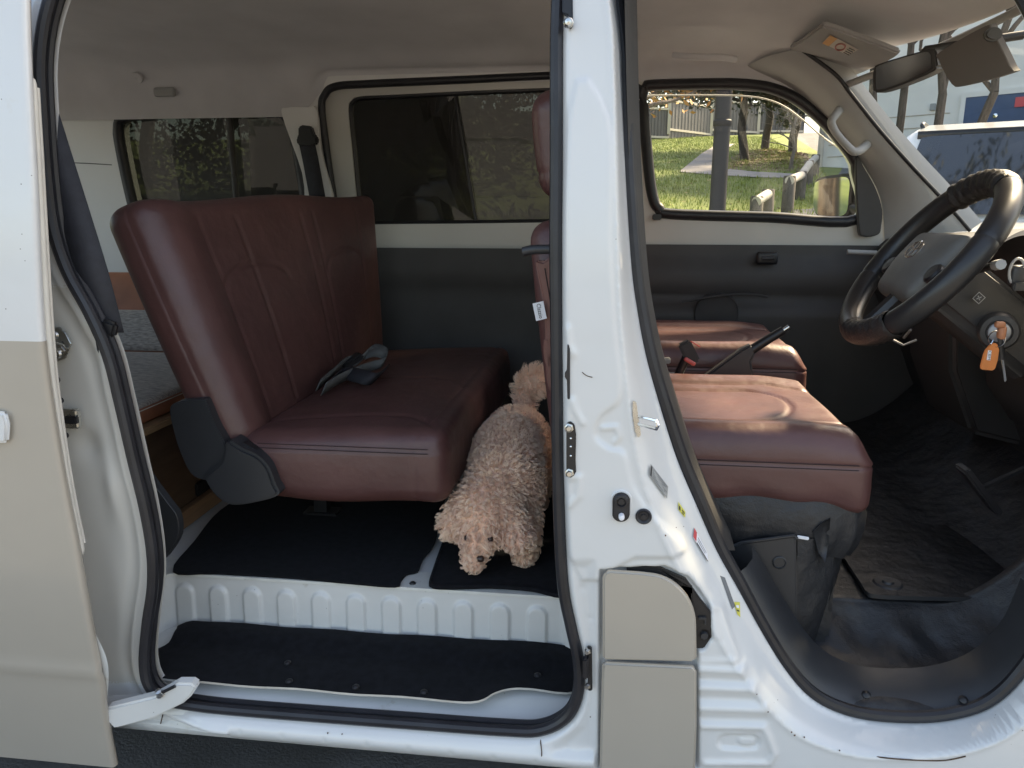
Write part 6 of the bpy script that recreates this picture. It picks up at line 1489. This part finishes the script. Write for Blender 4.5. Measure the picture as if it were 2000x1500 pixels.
# ---- white off-road car parked facing the van
CX = prop(empty('parked_car', (3.2, 5.4, 0)), 'white off-road car parked facing the van beyond the windscreen', 'car')
M['carwhite'] = mat('car_white_paint', (0.74, 0.75, 0.75), 0.28, coat=0.8)
M['carglass'] = mat('car_windscreen', (0.02, 0.024, 0.028), 0.04, spec=0.9, coat=1.0)
ax_ = Vector((0.44, 0.90, 0)).normalized(); rt = Vector((ax_.y, -ax_.x, 0)); fo_ = CAM + Vector((ray(1960, 400).x, ray(1960, 400).y, 0)).normalized() * 5.15; fo_.z = 0.02
def cp(l, wv, z): return fo_ + ax_ * l + rt * wv + Vector((0, 0, z))
def station(l, hw, z0, z1, r=0.08, n=5):
    pts = []
    for s_ in (1, -1):
        arc = [(hw - r + r * cos(a), z1 - r + r * sin(a)) for a in np.linspace(0, pi / 2, n)]
        seg = [(hw * 0.97, z0), (hw, (z0 + z1) / 2)] + arc
        pts += [(s_ * x, z) for x, z in (seg if s_ > 0 else seg[::-1])]
    return [cp(l, x, z) for x, z in pts]
def loft(name, stations, m, parent):
    n = len(stations[0]); V = [p for s in stations for p in s]
    F = [(i * n + k, i * n + k + 1, (i + 1) * n + k + 1, (i + 1) * n + k) for i in range(len(stations) - 1) for k in range(n - 1)]
    F += [tuple(range(n)), tuple((len(stations) - 1) * n + k for k in range(n))[::-1]]
    return mk(name, V, F, m, parent, sharp=40)
loft('body', [station(0.0, 0.80, 0.45, 0.98, 0.10), station(0.06, 0.88, 0.35, 1.06, 0.12), station(0.5, 0.92, 0.30, 1.11, 0.10), station(1.25, 0.93, 0.30, 1.16, 0.08), station(3.2, 0.93, 0.30, 1.16, 0.05), station(4.5, 0.92, 0.32, 1.16, 0.08), station(4.65, 0.88, 0.45, 1.05, 0.10)], M['carwhite'], CX)
loft('cabin', [station(1.34, 0.84, 1.10, 1.17, 0.03), station(1.53, 0.80, 1.10, 1.45, 0.05), station(1.80, 0.76, 1.10, 1.83, 0.10), station(2.3, 0.75, 1.10, 1.92, 0.11), station(4.0, 0.73, 1.10, 1.90, 0.10), station(4.45, 0.72, 1.10, 1.70, 0.10), station(4.6, 0.80, 1.10, 1.20, 0.04)], M['carwhite'], CX)
def csx(t): return 1.33 + 0.44 * t, 1.165 + 0.63 * t
V = []
for j in range(9):
    l, z = csx(0.03 + 0.93 * j / 8)
    for i in range(13):
        q = -1 + 2 * i / 12; hw = 0.735 - 0.105 * j / 8; V.append(cp(l - 0.045 + 0.10 * q * q * 0.5, q * hw, z + 0.02))
mk('windscreen', V, [(j * 13 + i, j * 13 + i + 1, (j + 1) * 13 + i + 1, (j + 1) * 13 + i) for j in range(8) for i in range(12)], M['carglass'], CX)
for s_ in (-1, 1):
    sw_ = [cp(l, s_ * (0.862 if z < 1.3 else 0.79), z) for l, z in ((1.55, 1.20), (2.45, 1.20), (2.45, 1.70), (2.05, 1.70))]; mk('side_window', sw_, [(0, 1, 2, 3)], M['carglass'], CX, False)
    sw_ = [cp(l, s_ * (0.862 if z < 1.3 else 0.79), z) for l, z in ((2.55, 1.20), (3.5, 1.20), (3.5, 1.70), (2.55, 1.70))]; mk('side_window', sw_, [(0, 1, 2, 3)], M['carglass'], CX, False)
    tube('roof_rail', crv([cp(2.1, s_ * 0.66, 1.87), cp(2.3, s_ * 0.68, 1.93), cp(3.9, s_ * 0.68, 1.92), cp(4.1, s_ * 0.66, 1.86)], 4), 0.018, M['charcoal'], CX, 8)
    mr = cp(1.55, s_ * 1.02, 1.22); rbox('door_mirror', (0.10, 0.06, 0.08), 0.04, M['carwhite'], CX, 3, (2, 1, 2), lambda A: A + np.array(mr))
    lathe('headlight', cp(0.05, s_ * 0.66, 0.88), -ax_, [(0.11, -0.06), (0.11, 0.02), (0.08, 0.05), (0, 0.06)], M['bright'], CX, 20)
    for l in (0.85, 3.65):
        wc = cp(l, s_ * 0.80, 0.28); wv_ = lathe('wheel', wc, rt * s_, [(0.2, -0.11), (0.36, -0.11), (0.38, -0.08), (0.38, 0.08), (0.36, 0.11), (0.24, 0.115), (0.22, 0.09), (0, 0.08)], M['rubber'], CX, 24)
        lathe('rim', wc + rt * s_ * 0.085, rt * s_, [(0.22, 0.02), (0.2, 0.0), (0.06, 0.02), (0, 0.025)], M['chrome'], wv_, 20)
prism('grille', [cp(-0.015, x, z) for x, z in ((-0.5, 0.72), (0.5, 0.72), (0.52, 0.94), (-0.52, 0.94))], ax_ * 0.06, M['black'], CX, 0.02)
prism('bumper', [cp(-0.10, x, z) for x, z in ((-0.86, 0.40), (0.86, 0.40), (0.88, 0.62), (-0.88, 0.62))], ax_ * 0.22, M['charcoal'], CX, 0.05, 3)
tube('windscreen_header', [cp(1.76, q * 0.66, 1.80) for q in np.linspace(-1, 1, 9)], 0.03, M['black'], CX, 8, squash=0.5)
tube('wiper', [cp(1.33, -0.5, 1.20), cp(1.37, 0.15, 1.25)], 0.012, M['black'], CX, 6)
tube('bonnet_letter', [onb for onb in [cp(0.32 + 0.05 * sin(a), -0.02 + 0.035 * cos(a), 1.112 + 0.012 * sin(a)) for a in np.linspace(0, 2 * pi, 20, endpoint=False)]], 0.008, M['bright'], CX, 6, closed=True)
